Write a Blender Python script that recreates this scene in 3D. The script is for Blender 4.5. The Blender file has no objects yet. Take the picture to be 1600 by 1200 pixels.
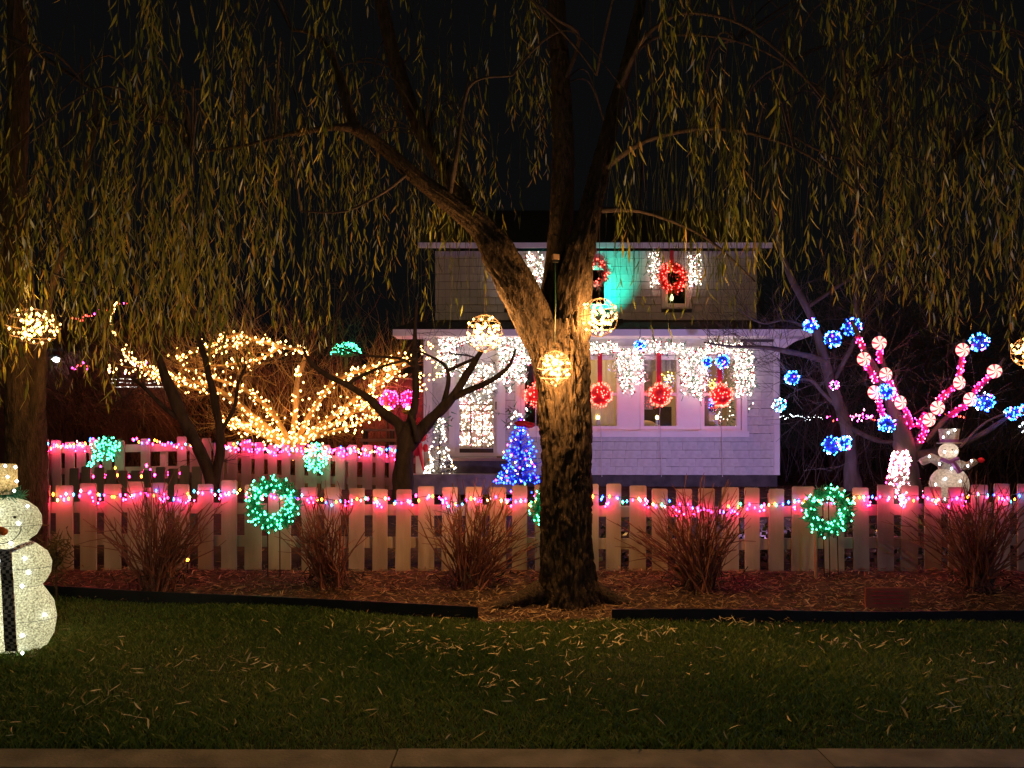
import bpy, math, random
import numpy as np
from mathutils import Vector, Matrix, noise
R = random.Random(7)
PI = math.pi
scene = bpy.context.scene
COL = scene.collection

# ------------------------------------------------------------------ camera, night sky, street light, exposure
CAMZ = 1.6
cam_d = bpy.data.cameras.new('camera'); cam = bpy.data.objects.new('camera', cam_d); COL.objects.link(cam)
cam.location = (0, 0, CAMZ); cam.rotation_euler = (math.radians(90), 0, 0)
cam_d.sensor_width = 36; cam_d.lens = 27.0; cam_d.shift_y = 100 / 1600
cam_d.clip_start = .05; cam_d.clip_end = 2000
scene.camera = cam
world = bpy.data.worlds.new('World'); scene.world = world; world.use_nodes = True
wn = world.node_tree.nodes; wn['Background'].inputs[0].default_value = (.46, .47, .52, 1); wn['Background'].inputs[1].default_value = .0052
scene.view_settings.view_transform = 'Standard'; scene.view_settings.look = 'None'
scene.view_settings.exposure = 0.35; scene.view_settings.gamma = 1; scene.view_settings.use_curve_mapping = False
scene.cycles.max_bounces = 5; scene.cycles.diffuse_bounces = 2; scene.cycles.glossy_bounces = 2
scene.cycles.transmission_bounces = 4; scene.cycles.transparent_max_bounces = 8
scene.cycles.sample_clamp_indirect = 2.0; scene.cycles.use_light_tree = True
scene.cycles.caustics_reflective = False; scene.cycles.caustics_refractive = False

def lamp(name, kind, loc, col, power, rad=.03, target=None, angle=None, parent=None, blend=.6):
    d = bpy.data.lights.new(name, kind); d.color = col; d.energy = power; d.shadow_soft_size = rad
    o = bpy.data.objects.new(name, d); COL.objects.link(o); o.location = loc
    if parent is not None:
        o.parent = parent; o.location = Vector(loc) - Vector(parent.location)
    if target is not None:
        o.rotation_euler = (Vector(target) - Vector(loc)).to_track_quat('-Z', 'Y').to_euler()
    if angle: d.spot_size = math.radians(angle); d.spot_blend = blend
    return o
# two street lamps of the road behind the photographer, then an added blue one
lamp('off_frame_light', 'POINT', (3.0, -9.0, 6.5), (1, .78, .42), 415, .25)
lamp('off_frame_light', 'POINT', (-16.0, -4.0, 6.5), (.95, .86, .6), 320, .25)
lamp('off_frame_light', 'POINT', (5.6, 1.4, 2.2), (.05, .24, 1), 60, .1)  # unseen blue lamp added for the blue tint on the lawn's right corner

# ------------------------------------------------------------------ helpers
def W(px, py, d):
    return Vector(((px - 800) / 1200 * d, d, CAMZ + (700 - py) / 1200 * d))
def X(px, d): return (px - 800) / 1200 * d
def Z(py, d): return CAMZ + (700 - py) / 1200 * d
GP = [(-50, 0), (4, 0), (6.9, .0), (7.6, .08), (8.5, .245), (11, .52), (14.5, .86), (19, 1.0), (40, 1.15), (400, 1.3)]
def gz(x, y):
    for (a, za), (b, zb) in zip(GP, GP[1:]):
        if y <= b:
            h = za + (zb - za) * max(0, (y - a)) / (b - a); break
    else: h = 1.3
    if y > 4.3:
        h += .03 * noise.noise(Vector((x * .5, y * .5, 0))) * min(1, (y - 4.3))
    return h
def G(px, d): x = X(px, d); return Vector((x, d, gz(x, d)))

MATS = {}
def nmat(name, c1, c2=None, scale=8, rough=.85, bump=0, bscale=None, stretch=(1, 1, 1), spec=.3, attr=None, metallic=0, trans=0):
    m = bpy.data.materials.new(name); m.use_nodes = True
    nt = m.node_tree; N = nt.nodes; L = nt.links; b = N['Principled BSDF']
    b.inputs['Roughness'].default_value = rough; b.inputs['Specular IOR Level'].default_value = spec; b.inputs['Metallic'].default_value = metallic
    tc = N.new('ShaderNodeTexCoord'); mp = N.new('ShaderNodeMapping'); mp.inputs['Scale'].default_value = stretch
    L.new(tc.outputs['Object'], mp.inputs[0])
    nz = N.new('ShaderNodeTexNoise'); nz.inputs['Scale'].default_value = scale; nz.inputs['Detail'].default_value = 5
    L.new(mp.outputs[0], nz.inputs['Vector'])
    rp = N.new('ShaderNodeValToRGB'); rp.color_ramp.elements[0].position = .32; rp.color_ramp.elements[1].position = .68
    rp.color_ramp.elements[0].color = (*c1, 1); rp.color_ramp.elements[1].color = (*(c2 or c1), 1)
    L.new(nz.outputs[0], rp.inputs[0]); L.new(rp.outputs[0], b.inputs['Base Color'])
    if bump:
        n2 = N.new('ShaderNodeTexNoise'); n2.inputs['Scale'].default_value = bscale or scale * 3; n2.inputs['Detail'].default_value = 4
        L.new(mp.outputs[0], n2.inputs['Vector'])
        bp = N.new('ShaderNodeBump'); bp.inputs['Strength'].default_value = bump; bp.inputs['Distance'].default_value = .035 if name == 'bark_willow' else .02
        L.new(n2.outputs[0], bp.inputs['Height']); L.new(bp.outputs[0], b.inputs['Normal'])
    if trans:
        tr = N.new('ShaderNodeBsdfTranslucent'); L.new(rp.outputs[0], tr.inputs[0])
        mx = N.new('ShaderNodeMixShader'); mx.inputs[0].default_value = trans
        L.new(b.outputs[0], mx.inputs[1]); L.new(tr.outputs[0], mx.inputs[2]); L.new(mx.outputs[0], N['Material Output'].inputs[0])
    MATS[name] = m; return m
def leafmat(name, stops, trans=.3, rough=.6):
    """leaf colour picked per leaf from the point attribute 'tone'"""
    m = bpy.data.materials.new(name); m.use_nodes = True
    nt = m.node_tree; N = nt.nodes; L = nt.links; b = N['Principled BSDF']; b.inputs['Roughness'].default_value = rough
    a = N.new('ShaderNodeAttribute'); a.attribute_name = 'tone'
    rp = N.new('ShaderNodeValToRGB'); e = rp.color_ramp.elements
    e[0].position = stops[0][0]; e[0].color = (*stops[0][1], 1); e[1].position = stops[-1][0]; e[1].color = (*stops[-1][1], 1)
    for p, c in stops[1:-1]:
        q = e.new(p); q.color = (*c, 1)
    L.new(a.outputs['Fac'], rp.inputs[0]); L.new(rp.outputs[0], b.inputs['Base Color'])
    tr = N.new('ShaderNodeBsdfTranslucent'); L.new(rp.outputs[0], tr.inputs[0])
    mx = N.new('ShaderNodeMixShader'); mx.inputs[0].default_value = trans
    L.new(b.outputs[0], mx.inputs[1]); L.new(tr.outputs[0], mx.inputs[2]); L.new(mx.outputs[0], N['Material Output'].inputs[0])
    MATS[name] = m; return m
def emat(name, col, s):
    m = bpy.data.materials.new(name); m.use_nodes = True; N = m.node_tree.nodes; b = N['Principled BSDF']
    b.inputs['Base Color'].default_value = (*col, 1); b.inputs['Emission Color'].default_value = (*col, 1); b.inputs['Emission Strength'].default_value = s
    MATS[name] = m; return m

emat('bulb_warm', (1, .50, .14), 13); emat('bulb_warm_big', (1, .52, .15), 7.5)
emat('bulb_white', (1, .82, .66), 7.5); emat('bulb_cool', (.85, .95, 1), 16)
emat('bulb_red', (1, .075, .05), 9); emat('bulb_pink', (1, .02, .17), 38); emat('bulb_hot', (1, .010, .10), 190); emat('bulb_rose', (1, .30, .46), 11)
emat('bulb_magenta', (1, .05, .55), 22); emat('bulb_blue', (.02, .09, 1), 22); emat('bulb_deep', (.014, .05, 1), 15); emat('bulb_azure', (.05, .45, 1), 10)
emat('bulb_teal', (.07, 1, .47), 9); emat('bulb_green', (.09, 1, .45), 9); emat('bulb_orange', (1, .30, .02), 16)
emat('bulb_yellow', (1, .75, .15), 9); emat('flame', (1, .9, .3), 7); emat('glow_strip', (1, .93, .82), 3.0)
emat('candy_white', (1, .66, .58), 1.1); emat('candy_red', (1, .07, .13), .85)

nmat('bark_willow', (.022, .015, .010), (.075, .050, .029), 13, .95, 1.0, 30, (2.2, 2.2, .5))
nmat('bark_dark', (.022, .017, .016), (.06, .046, .042), 14, .9, .7, 30, (1, 1, .3))
nmat('bark_grey', (.06, .05, .045), (.13, .105, .095), 9, .85, .5, 25, (1, 1, .3))
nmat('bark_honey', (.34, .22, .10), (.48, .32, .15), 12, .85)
nmat('twig', (.06, .045, .035), (.12, .085, .06), 3, .85)
nmat('twig_red', (.12, .045, .032), (.26, .10, .07), 3, .75)
nmat('twig_olive', (.10, .08, .03), (.16, .12, .05), 3, .8)
nmat('fence_paint', (.28, .22, .17), (.50, .42, .35), 3.5, .6, .15, 40, (1, 1, .2))
nmat('fence_shaded', (.10, .09, .085), (.17, .15, .14), 5, .9, .3, 30, (1, 1, .2))  # dark tone paints the shaded side of pickets lit from behind
nmat('shingle_paint', (.50, .49, .49), (.62, .61, .60), 2.5, .7, .2, 30, (1, 1, .15))
nmat('trim_paint', (.72, .70, .70), (.80, .78, .78), 3, .5)
nmat('roof_shingle', (.035, .033, .036), (.07, .065, .07), 20, .95, .5)
nmat('stone', (.16, .14, .13), (.30, .27, .25), 6, .9, .4)
nmat('dark_wall', (.05, .045, .045), (.09, .08, .08), 6, .9)
nmat('brick_red', (.13, .045, .035), (.20, .07, .05), 6, .9)
nmat('deck_wood', (.22, .14, .09), (.34, .22, .14), 4, .7, .2, 20, (.3, 1, 1))
nmat('wire_green', (.01, .06, .03), None, 3, .5)
nmat('wire_dark', (.012, .012, .012), None, 3, .5)
nmat('wire_white', (.6, .6, .6), None, 3, .5)
nmat('wire_gold', (.35, .25, .07), None, 3, .35, metallic=.6)
nmat('ribbon_red', (.55, .02, .04), (.70, .03, .06), 3, .5)
nmat('tinsel_red', (.55, .02, .02), (.75, .03, .03), 40, .4)
nmat('tinsel_glow_blue', (.02, .05, .55), (.03, .09, .8), 40, .4)
nmat('tinsel_pink', (.7, .02, .25), (.8, .04, .3), 40, .4)
nmat('white_twig', (.62, .62, .60), (.75, .75, .72), 10, .6)
nmat('berry_red', (.5, .02, .03), None, 3, .3)
nmat('needle_green', (.03, .17, .09), (.07, .30, .16), 9, .7)
nmat('needle_white', (.42, .46, .42), (.60, .62, .58), 9, .7)
nmat('soil', (.030, .018, .012), (.075, .045, .028), 5, 1, .8, 22)
nmat('lawn_soil', (.010, .018, .004), (.03, .05, .010), 7, 1, .6, 30)
nmat('yard_soil', (.045, .022, .018), (.09, .05, .04), 5, 1, .8, 22)
nmat('asphalt', (.03, .03, .032), (.06, .06, .06), 30, .9, .3, 90)
nmat('kerb_concrete', (.12, .12, .09), (.22, .21, .16), 5, .9, .3, 60)
nmat('edging_plastic', (.008, .008, .011), (.014, .014, .018), 6, .55)
nmat('blind_cream', (.50, .42, .28), (.58, .50, .34), 4, .8, trans=.4)
nmat('valance_grey', (.35, .34, .34), (.5, .48, .47), 25, .8, trans=.3)
nmat('room_tan', (.45, .33, .22), (.5, .38, .26), 3, .8)
nmat('room_terracotta', (.35, .17, .12), (.40, .2, .14), 3, .8)
nmat('furniture_dark', (.04, .03, .025), (.07, .05, .04), 5, .6)
nmat('cushion_tan', (.45, .35, .25), (.55, .43, .3), 5, .9)
nmat('candle_wax', (.75, .78, .74), None, 3, .5)
nmat('snow_mesh', (.16, .15, .09), (.84, .84, .64), 85, .55, .5, 90, trans=.5)
nmat('snow_mesh_far', (.4, .36, .32), (.8, .72, .64), 45, .5, .4, 60, trans=.4)
nmat('tinsel_gold', (.20, .16, .07), (.62, .52, .30), 70, .4, .6, 90, trans=.5)
nmat('eye_black', (.01, .01, .01), None, 3, .4)
nmat('nose_orange', (.65, .20, .04), (.75, .27, .07), 10, .6, trans=.3)
nmat('purple_cloth', (.20, .06, .22), (.30, .10, .30), 20, .8)
nmat('sign_face', (.30, .08, .045), (.42, .12, .07), 10, .7, .4, 60, (1, 1, 6))
nmat('hedge_green', (.010, .016, .010), (.02, .03, .018), 4, .9)
nmat('ivy_leaf', (.05, .07, .05), (.12, .13, .11), 9, .25, spec=.6)
nmat('glove_red', (.7, .02, .04), None, 3, .6)
leafmat('willow_leaf', [(0, (.06, .075, .02)), (.05, (.06, .075, .02)), (.08, (.12, .16, .022)), (.3, (.24, .30, .035)), (.55, (.42, .42, .06)), (.78, (.52, .33, .06)), (.92, (.36, .42, .26)), (1, (.60, .74, .70))])
leafmat('litter_leaf', [(0, (.10, .05, .02)), (.4, (.22, .12, .05)), (.8, (.38, .24, .11)), (1, (.48, .36, .22))], .1)
leafmat('lawn_leaf', [(0, (.22, .18, .07)), (.5, (.50, .42, .18)), (1, (.70, .66, .46))], .1)
leafmat('grass_blade', [(0, (.04, .09, .016)), (.6, (.12, .21, .034)), (1, (.30, .32, .09))], .2)
g = bpy.data.materials.new('window_glass'); g.use_nodes = True; MATS['window_glass'] = g
N = g.node_tree.nodes; L_ = g.node_tree.links
tr = N.new('ShaderNodeBsdfTransparent'); gl = N.new('ShaderNodeBsdfGlossy'); gl.inputs['Roughness'].default_value = .03
fr = N.new('ShaderNodeFresnel'); fr.inputs['IOR'].default_value = 1.45; mx = N.new('ShaderNodeMixShader')
L_.new(fr.outputs[0], mx.inputs[0]); L_.new(tr.outputs[0], mx.inputs[1]); L_.new(gl.outputs[0], mx.inputs[2]); L_.new(mx.outputs[0], N['Material Output'].inputs[0])
# gingham scarf
g = bpy.data.materials.new('gingham'); g.use_nodes = True; MATS['gingham'] = g
N = g.node_tree.nodes; L_ = g.node_tree.links; tc = N.new('ShaderNodeTexCoord'); ck = N.new('ShaderNodeTexChecker'); ck.inputs['Scale'].default_value = 38
ck.inputs['Color1'].default_value = (.015, .015, .018, 1); ck.inputs['Color2'].default_value = (.45, .45, .45, 1)
L_.new(tc.outputs['Object'], ck.inputs[0]); L_.new(ck.outputs[0], N['Principled BSDF'].inputs[0])

class MB:
    def __init__(s): s.v = []; s.f = []; s.m = []; s.tone = None; s.mi = {}; s.mats = []
    def mat(s, name):
        if name not in s.mi: s.mi[name] = len(s.mats); s.mats.append(name)
        return s.mi[name]
    def add(s, vs, fs, m):
        k = len(s.v); s.v.extend([tuple(v) for v in vs]); i = s.mat(m)
        for f in fs: s.f.append(tuple(a + k for a in f)); s.m.append(i)
    def box(s, c, size, m, rz=0, tilt=0):
        x, y, z = [a / 2 for a in size]; M = Matrix.Translation(Vector(c)) @ Matrix.Rotation(rz, 4, 'Z') @ Matrix.Rotation(tilt, 4, 'Y')
        vs = [M @ Vector((a, b, d)) for a in (-x, x) for b in (-y, y) for d in (-z, z)]
        s.add(vs, [(0, 1, 3, 2), (4, 6, 7, 5), (0, 4, 5, 1), (2, 3, 7, 6), (0, 2, 6, 4), (1, 5, 7, 3)], m)
    def tube(s, pts, rad, m, n=6, cap=True, rough=0):
        P = [Vector(p) for p in pts]; k = len(P)
        if isinstance(rad, (int, float)): rad = [rad] * k
        vs = []; ref = Vector((.13, .31, .94)).normalized()
        d0 = (P[1] - P[0]).normalized()
        if abs(d0.dot(ref)) > .9: ref = Vector((1, .1, 0))
        u = d0.cross(ref).normalized()
        for i in range(k):
            d = (P[min(i + 1, k - 1)] - P[max(i - 1, 0)]).normalized()
            u = (u - d * u.dot(d)); u = u.normalized() if u.length > 1e-6 else d.orthogonal().normalized()
            w = d.cross(u)
            for j in range(n):
                a = 2 * PI * j / n; r = rad[i]
                if rough: r *= 1 + rough * noise.noise(Vector((j * .9, P[i].z * 3, i * .35)))
                vs.append(P[i] + (u * math.cos(a) + w * math.sin(a)) * r)
        fs = [(i * n + j, i * n + (j + 1) % n, (i + 1) * n + (j + 1) % n, (i + 1) * n + j) for i in range(k - 1) for j in range(n)]
        if cap: fs += [tuple(range(n - 1, -1, -1)), tuple((k - 1) * n + j for j in range(n))]
        s.add(vs, fs, m)
    def sphere(s, c, r, m, nu=10, nv=6, sc=(1, 1, 1)):
        vs = [(c[0], c[1], c[2] - r * sc[2])]
        for i in range(1, nv):
            t = -PI / 2 + PI * i / nv
            for j in range(nu):
                a = 2 * PI * j / nu; vs.append((c[0] + r * sc[0] * math.cos(t) * math.cos(a), c[1] + r * sc[1] * math.cos(t) * math.sin(a), c[2] + r * sc[2] * math.sin(t)))
        vs.append((c[0], c[1], c[2] + r * sc[2])); e = len(vs) - 1
        fs = [(0, 1 + (j + 1) % nu, 1 + j) for j in range(nu)] + [(e, 1 + (nv - 2) * nu + j, 1 + (nv - 2) * nu + (j + 1) % nu) for j in range(nu)]
        fs += [(1 + i * nu + j, 1 + i * nu + (j + 1) % nu, 1 + (i + 1) * nu + (j + 1) % nu, 1 + (i + 1) * nu + j) for i in range(nv - 2) for j in range(nu)]
        s.add(vs, fs, m)
    def bulb(s, c, r, m, el=1.25):
        x, y, z = c
        s.add([(x - r, y, z), (x + r, y, z), (x, y - r, z), (x, y + r, z), (x, y, z - r * el), (x, y, z + r * el)],
              [(0, 2, 5), (2, 1, 5), (1, 3, 5), (3, 0, 5), (2, 0, 4), (1, 2, 4), (3, 1, 4), (0, 3, 4)], m)
    def lathe(s, c, prof, m, n=24):
        vs = [(c[0] + r * math.cos(2 * PI * j / n), c[1] + r * math.sin(2 * PI * j / n), c[2] + z) for r, z in prof for j in range(n)]
        k = len(prof)
        s.add(vs, [(i * n + j, i * n + (j + 1) % n, (i + 1) * n + (j + 1) % n, (i + 1) * n + j) for i in range(k - 1) for j in range(n)] + [tuple(range(n - 1, -1, -1)), tuple((k - 1) * n + j for j in range(n))], m)
    def build(s, name, parent=None, smooth=False, kind=None, label=None):
        me = bpy.data.meshes.new(name); o = bpy.data.objects.new(name, me); COL.objects.link(o)
        off = Vector((0, 0, 0))
        if parent is not None: o.parent = parent; off = Vector(parent['_w']) if '_w' in parent.keys() else Vector(parent.location)
        vs = [(a[0] - off.x, a[1] - off.y, a[2] - off.z) for a in s.v]
        me.from_pydata(vs, [], s.f)
        for m in s.mats: me.materials.append(MATS[m])
        me.polygons.foreach_set('material_index', s.m)
        if smooth: me.polygons.foreach_set('use_smooth', [True] * len(s.f))
        me.update()
        if kind: o['kind'] = kind
        if label: o['label'] = label
        if parent is not None: o['_w'] = list(off)
        return o
def npmesh(name, V, F, mat, tone=None, parent=None, kind=None):
    """V (n,3) world, F (m,4) quads, tone per vertex"""
    me = bpy.data.meshes.new(name)
    off = np.array(parent.location) if parent is not None else np.zeros(3)
    me.vertices.add(len(V)); me.vertices.foreach_set('co', (V - off).astype(np.float32).ravel())
    k = F.shape[1]
    me.loops.add(F.size); me.loops.foreach_set('vertex_index', F.astype(np.int32).ravel())
    me.polygons.add(len(F)); me.polygons.foreach_set('loop_start', np.arange(0, F.size, k, dtype=np.int32)); me.polygons.foreach_set('loop_total', np.full(len(F), k, dtype=np.int32))
    me.update(calc_edges=True)
    if tone is not None:
        a = me.attributes.new('tone', 'FLOAT', 'POINT'); a.data.foreach_set('value', tone.astype(np.float32))
    me.materials.append(MATS[mat])
    o = bpy.data.objects.new(name, me); COL.objects.link(o)
    if parent is not None: o.parent = parent
    if kind: o['kind'] = kind
    return o
def thing(name, loc, label, cat, group=None):
    o = bpy.data.objects.new(name, None); COL.objects.link(o); o.location = loc; o.empty_display_size = .1
    o['label'] = label; o['category'] = cat
    if group: o['group'] = group
    return o
def tag(o, label, cat, group=None):
    o['label'] = label; o['category'] = cat
    if group: o['group'] = group
    return o
def structure(o): o['kind'] = 'structure'; return o
def smoothpath(pts, k=4):
    P = [Vector(p) for p in pts]; out = []
    for i in range(len(P) - 1):
        a = P[max(i - 1, 0)]; b = P[i]; c = P[i + 1]; d = P[min(i + 2, len(P) - 1)]
        for t in range(k):
            t /= k; out.append(.5 * ((2 * b) + (c - a) * t + (2 * a - 5 * b + 4 * c - d) * t * t + (3 * b - a - 3 * c + d) * t ** 3))
    out.append(P[-1]); return out
def rv(s=1): return Vector((R.uniform(-s, s), R.uniform(-s, s), R.uniform(-s, s)))
def rsph():
    while 1:
        v = rv()
        if .05 < v.length < 1: return v.normalized()
def lerp_tab(tab, x):
    for (a, va), (b, vb) in zip(tab, tab[1:]):
        if x <= b: return va + (vb - va) * max(0, x - a) / (b - a)
    return tab[-1][1]

# ------------------------------------------------------------------ ground, kerb, road
def sheet(name, x0, x1, ys, mat, dz=0, nx=60, fn=gz):
    xs = np.linspace(x0, x1, nx); V = []; F = []
    for y in ys:
        for x in xs: V.append((x, y, fn(x, y) + dz))
    n = len(xs)
    for j in range(len(ys) - 1):
        for i in range(n - 1): F.append((j * n + i, j * n + i + 1, (j + 1) * n + i + 1, (j + 1) * n + i))
    o = npmesh(name, np.array(V), np.array(F), mat); o.data.polygons.foreach_set('use_smooth', [True] * len(F)); return structure(o)
sheet('ground', -400, 400, [8.4, 9, 9.5, 10, 11, 12, 13, 14, 14.5, 16, 19, 25, 40, 90, 400], 'yard_soil', nx=240)
def edge_y(x):
    px = 800 + x / 7.3 * 1200
    return 7.75 if px < 60 else (7.75 - (px - 60) / 688 * .67 if px < 748 else 7.0)
def sheet2(name, ya, yb, rows, mat, dz):
    xs = np.linspace(-40, 40, 500); V = []; F = []
    for r in range(rows + 1):
        for x in xs: a, b = ya(x), yb(x); y = a + (b - a) * r / rows; V.append((x, y, gz(x, y) + dz))
    for j in range(rows):
        for i in range(499): F.append((j * 500 + i, j * 500 + i + 1, (j + 1) * 500 + i + 1, (j + 1) * 500 + i))
    o = npmesh(name, np.array(V), np.array(F), mat); o.data.polygons.foreach_set('use_smooth', [True] * len(F)); return structure(o)
sheet2('lawn', lambda x: 4.02, lambda x: edge_y(x) + .01, 20, 'lawn_soil', 0)
sheet2('mulch_bed', lambda x: edge_y(x), lambda x: 8.42, 10, 'soil', .004)
sheet('road', -60, 60, [-60, -20, 0, 2, 3.81], 'asphalt', -.12, nx=10, fn=lambda x, y: 0)
kr = thing('kerb', (0, 3.95, 0), 'pale weathered concrete kerb along the front of the lawn', 'kerb'); del kr['category'], kr['label']; kr['kind'] = 'structure'
for i in range(-6, 7):
    b = MB(); b.box((i * 2.2 + .5, 3.915, -.055), (2.192, .23, .15), 'kerb_concrete', rz=-.008); b.build('kerb_stone', kr)
# ------------------------------------------------------------------ the house
DH = 14.5; DU = 16.6
house = thing('cottage', (X(938, DH), DH, .86), 'pale shingled cottage with lit white garlands and red ribboned light balls on its windows', 'house')
def hx(px): return X(px, DH)
def hz(py): return Z(py, DH)
Zs, Zh, Ze = hz(672), hz(556), 3.66           # window sill, window head, eave
XL, XR = hx(662), hx(1215)
wc = [845.5, 938.5, 1031.5, 1125.5]; ww = 31.5
door = (712, 776)
wb = MB(); T = .16
def wall(x0, x1, z0, z1, m='shingle_paint', y=DH, mb=None): (mb or wb).box(((x0 + x1) / 2, y + T / 2, (z0 + z1) / 2), (x1 - x0, T, z1 - z0), m)
zb = hz(742)
wall(XL, hx(door[0]), zb, Ze); wall(hx(door[1]), hx(wc[0] - ww), zb, Ze, 'dark_wall')  # dark backing stands in for the shade between shingle courses
wall(hx(door[0]), hx(door[1]), hz(548), Ze); wall(hx(door[0]), hx(door[1]), zb, hz(713))
wall(hx(wc[0] - ww), hx(wc[3] + ww), zb, Zs, 'dark_wall'); wall(hx(wc[0] - ww), hx(wc[3] + ww), Zh, Ze)
for a, b in zip(wc, wc[1:]): wall(hx(a + ww), hx(b - ww), Zs, Zh, 'trim_paint')
wall(hx(wc[3] + ww), XR, zb, Ze, 'dark_wall')
# side and back walls, ceiling of the lower storey
for x in (XL + .08, XR - .08): wb.box((x, 18.3, 2.3), (.16, 7.2, 3.2), 'shingle_paint')
wb.box((1.7, 22, 2.3), (6.8, .16, 3.2), 'shingle_paint')
lower = wb.build('wall', house)
fb = MB(); fb.box(((XL + XR) / 2, DH + .12, .9), (XR - XL, .2, (zb - .9) * 2 - .01), 'dark_wall'); fb.build('foundation', house)
# shingles laid in courses over the siding
shp = []
def course(x0, x1, z, h, y, wd, deep=.012, blocks=()):
    free = [(x0, x1)]
    for p, q, r, s in blocks:
        if r < z + h / 2 < s:
            nf = []
            for a, b in free:
                if q <= a or p >= b: nf.append((a, b)); continue
                if p > a: nf.append((a, p))
                if q < b: nf.append((q, b))
            free = nf
    for a0, b0 in free:
        x = a0 - R.uniform(0, wd)
        while x < b0:
            w = wd * R.uniform(.75, 1.25); a, b = max(x, a0), min(x + w, b0); x += w
            if b - a > .015: shp.append((a, b, z, h, y))
blk = [(hx(door[0] - 8), hx(door[1] + 8), 0, 9), (hx(wc[0] - ww - 8), hx(wc[3] + ww + 10), hz(682), 9), (XL, hx(676), 0, 9)]
z = zb; n = 0
while z < Ze - .1:
    course(XL, hx(1209), z, .157, DH, .27, blocks=blk); z += .157
n_low = len(shp)
ux0, ux1 = X(680, DU), X(1182, DU)
upw = [(812, 36), (930, 32), (1057, 34)]
ublk = [(X(c - 24, DU), X(c + 24, DU), Z(484, DU), Z(412, DU)) for c, w in upw]
z = Z(500, DU)
while z < Z(396, DU):
    course(ux0, ux1, z, .166, DU, .33, blocks=ublk); z += .166
ub = MB()
uz0, uz1 = Z(512, DU), Z(393, DU)
prev = ux0
for c, w in upw:
    a, b = X(c - 17, DU), X(c + 17, DU); z0, z1 = Z(478, DU), Z(418, DU)
    wall(prev, a, uz0, uz1, 'dark_wall', y=DU, mb=ub); wall(a, b, uz0, z0, 'dark_wall', y=DU, mb=ub); wall(a, b, z1, uz1, 'dark_wall', y=DU, mb=ub); prev = b  # dark backing again paints the shade between the upper courses
wall(prev, ux1, uz0, uz1, 'dark_wall', y=DU, mb=ub)
for x in (ux0 + .08, ux1 - .08): ub.box((x, 19.4, 5.1), (.16, 5.2, 1.6), 'shingle_paint')
ub.box(((ux0 + ux1) / 2, DU + 3.0, 5.1), (ux1 - ux0 - .4, .1, 1.5), 'dark_wall')
upper = ub.build('upper_wall', house)
unit = MB(); unit.add([(-.5, 0, 0), (.5, 0, 0), (.5, 0, 1), (-.5, 0, 1), (-.5, -1, 0), (.5, -1, 0), (.5, -.15, 1), (-.5, -.15, 1)],
    [(4, 5, 6, 7), (0, 4, 7, 3), (1, 2, 6, 5), (0, 1, 5, 4), (3, 7, 6, 2)], 'shingle_paint')
ume = unit.build('shingle'); shmesh = ume.data; bpy.data.objects.remove(ume)
keep = 298; rest = MB(); order = list(range(n_low)) + sorted(range(n_low, len(shp)), key=lambda i: -shp[i][0])
for q, i in enumerate(order):
    a, b, z, h, y = shp[i]; par = lower if i < n_low else upper; d = .024 + R.uniform(-.005, .006); zz = z + R.uniform(-.003, .003)
    if q < keep:
        o = bpy.data.objects.new('shingle', shmesh); COL.objects.link(o); o.parent = par
        o.location = Vector(((a + b) / 2, y - .001, zz)) - Vector(house.location); o.scale = (b - a - .0035, d * R.uniform(.8, 1.2), h - .006)
        o.location = ((a + b) / 2 - house.location.x, y - .001 - house.location.y, zz - house.location.z)
    else:
        w = (b - a - .006) / 2; h -= .007; c = (a + b) / 2; yy = y - .001
        rest.add([(c - w, yy, zz), (c + w, yy, zz), (c + w, yy, zz + h), (c - w, yy, zz + h), (c - w, yy - d, zz), (c + w, yy - d, zz), (c + w, yy - .003, zz + h), (c - w, yy - .003, zz + h)],
            [(4, 5, 6, 7), (0, 4, 7, 3), (1, 2, 6, 5), (0, 1, 5, 4), (3, 7, 6, 2)], 'shingle_paint')
if rest.v: rest.build('shingle_siding', house, kind='stuff')
# trim
tb = MB(); tb.box((XR - .03, DH - .035, (zb + Ze) / 2), (.1, .06, Ze - zb), 'trim_paint'); tb.build('corner_board', house)
tb = MB(); tb.box((hx(669), DH - .035, (zb + Ze) / 2), (.16, .06, Ze - zb), 'trim_paint'); tb.build('corner_board', house)
x0, x1 = hx(wc[0] - ww - 9), hx(wc[3] + ww + 11)
tb = MB(); tb.box(((x0 + x1) / 2, DH - .05, hz(678.5)), (x1 - x0, .12, .11), 'trim_paint'); tb.build('window_ledge', house); tb = MB(); tb.box(((x0 + x1) / 2, DH - .012, (hz(681) + Zs) / 2), (x1 - x0, .02, Zs - hz(681)), 'trim_paint'); tb.build('apron_board', house)
tb = MB(); tb.box(((x0 + x1) / 2, DH - .03, hz(548)), (x1 - x0, .06, .16), 'trim_paint'); tb.build('window_header', house)
for c in [wc[0] - ww - 4.5, wc[3] + ww + 5.5]:
    tb = MB(); tb.box((hx(c), DH - .02, (Zs + Zh) / 2), (.1, .05, Zh - Zs + .1), 'trim_paint'); tb.build('window_casing', house)
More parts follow.
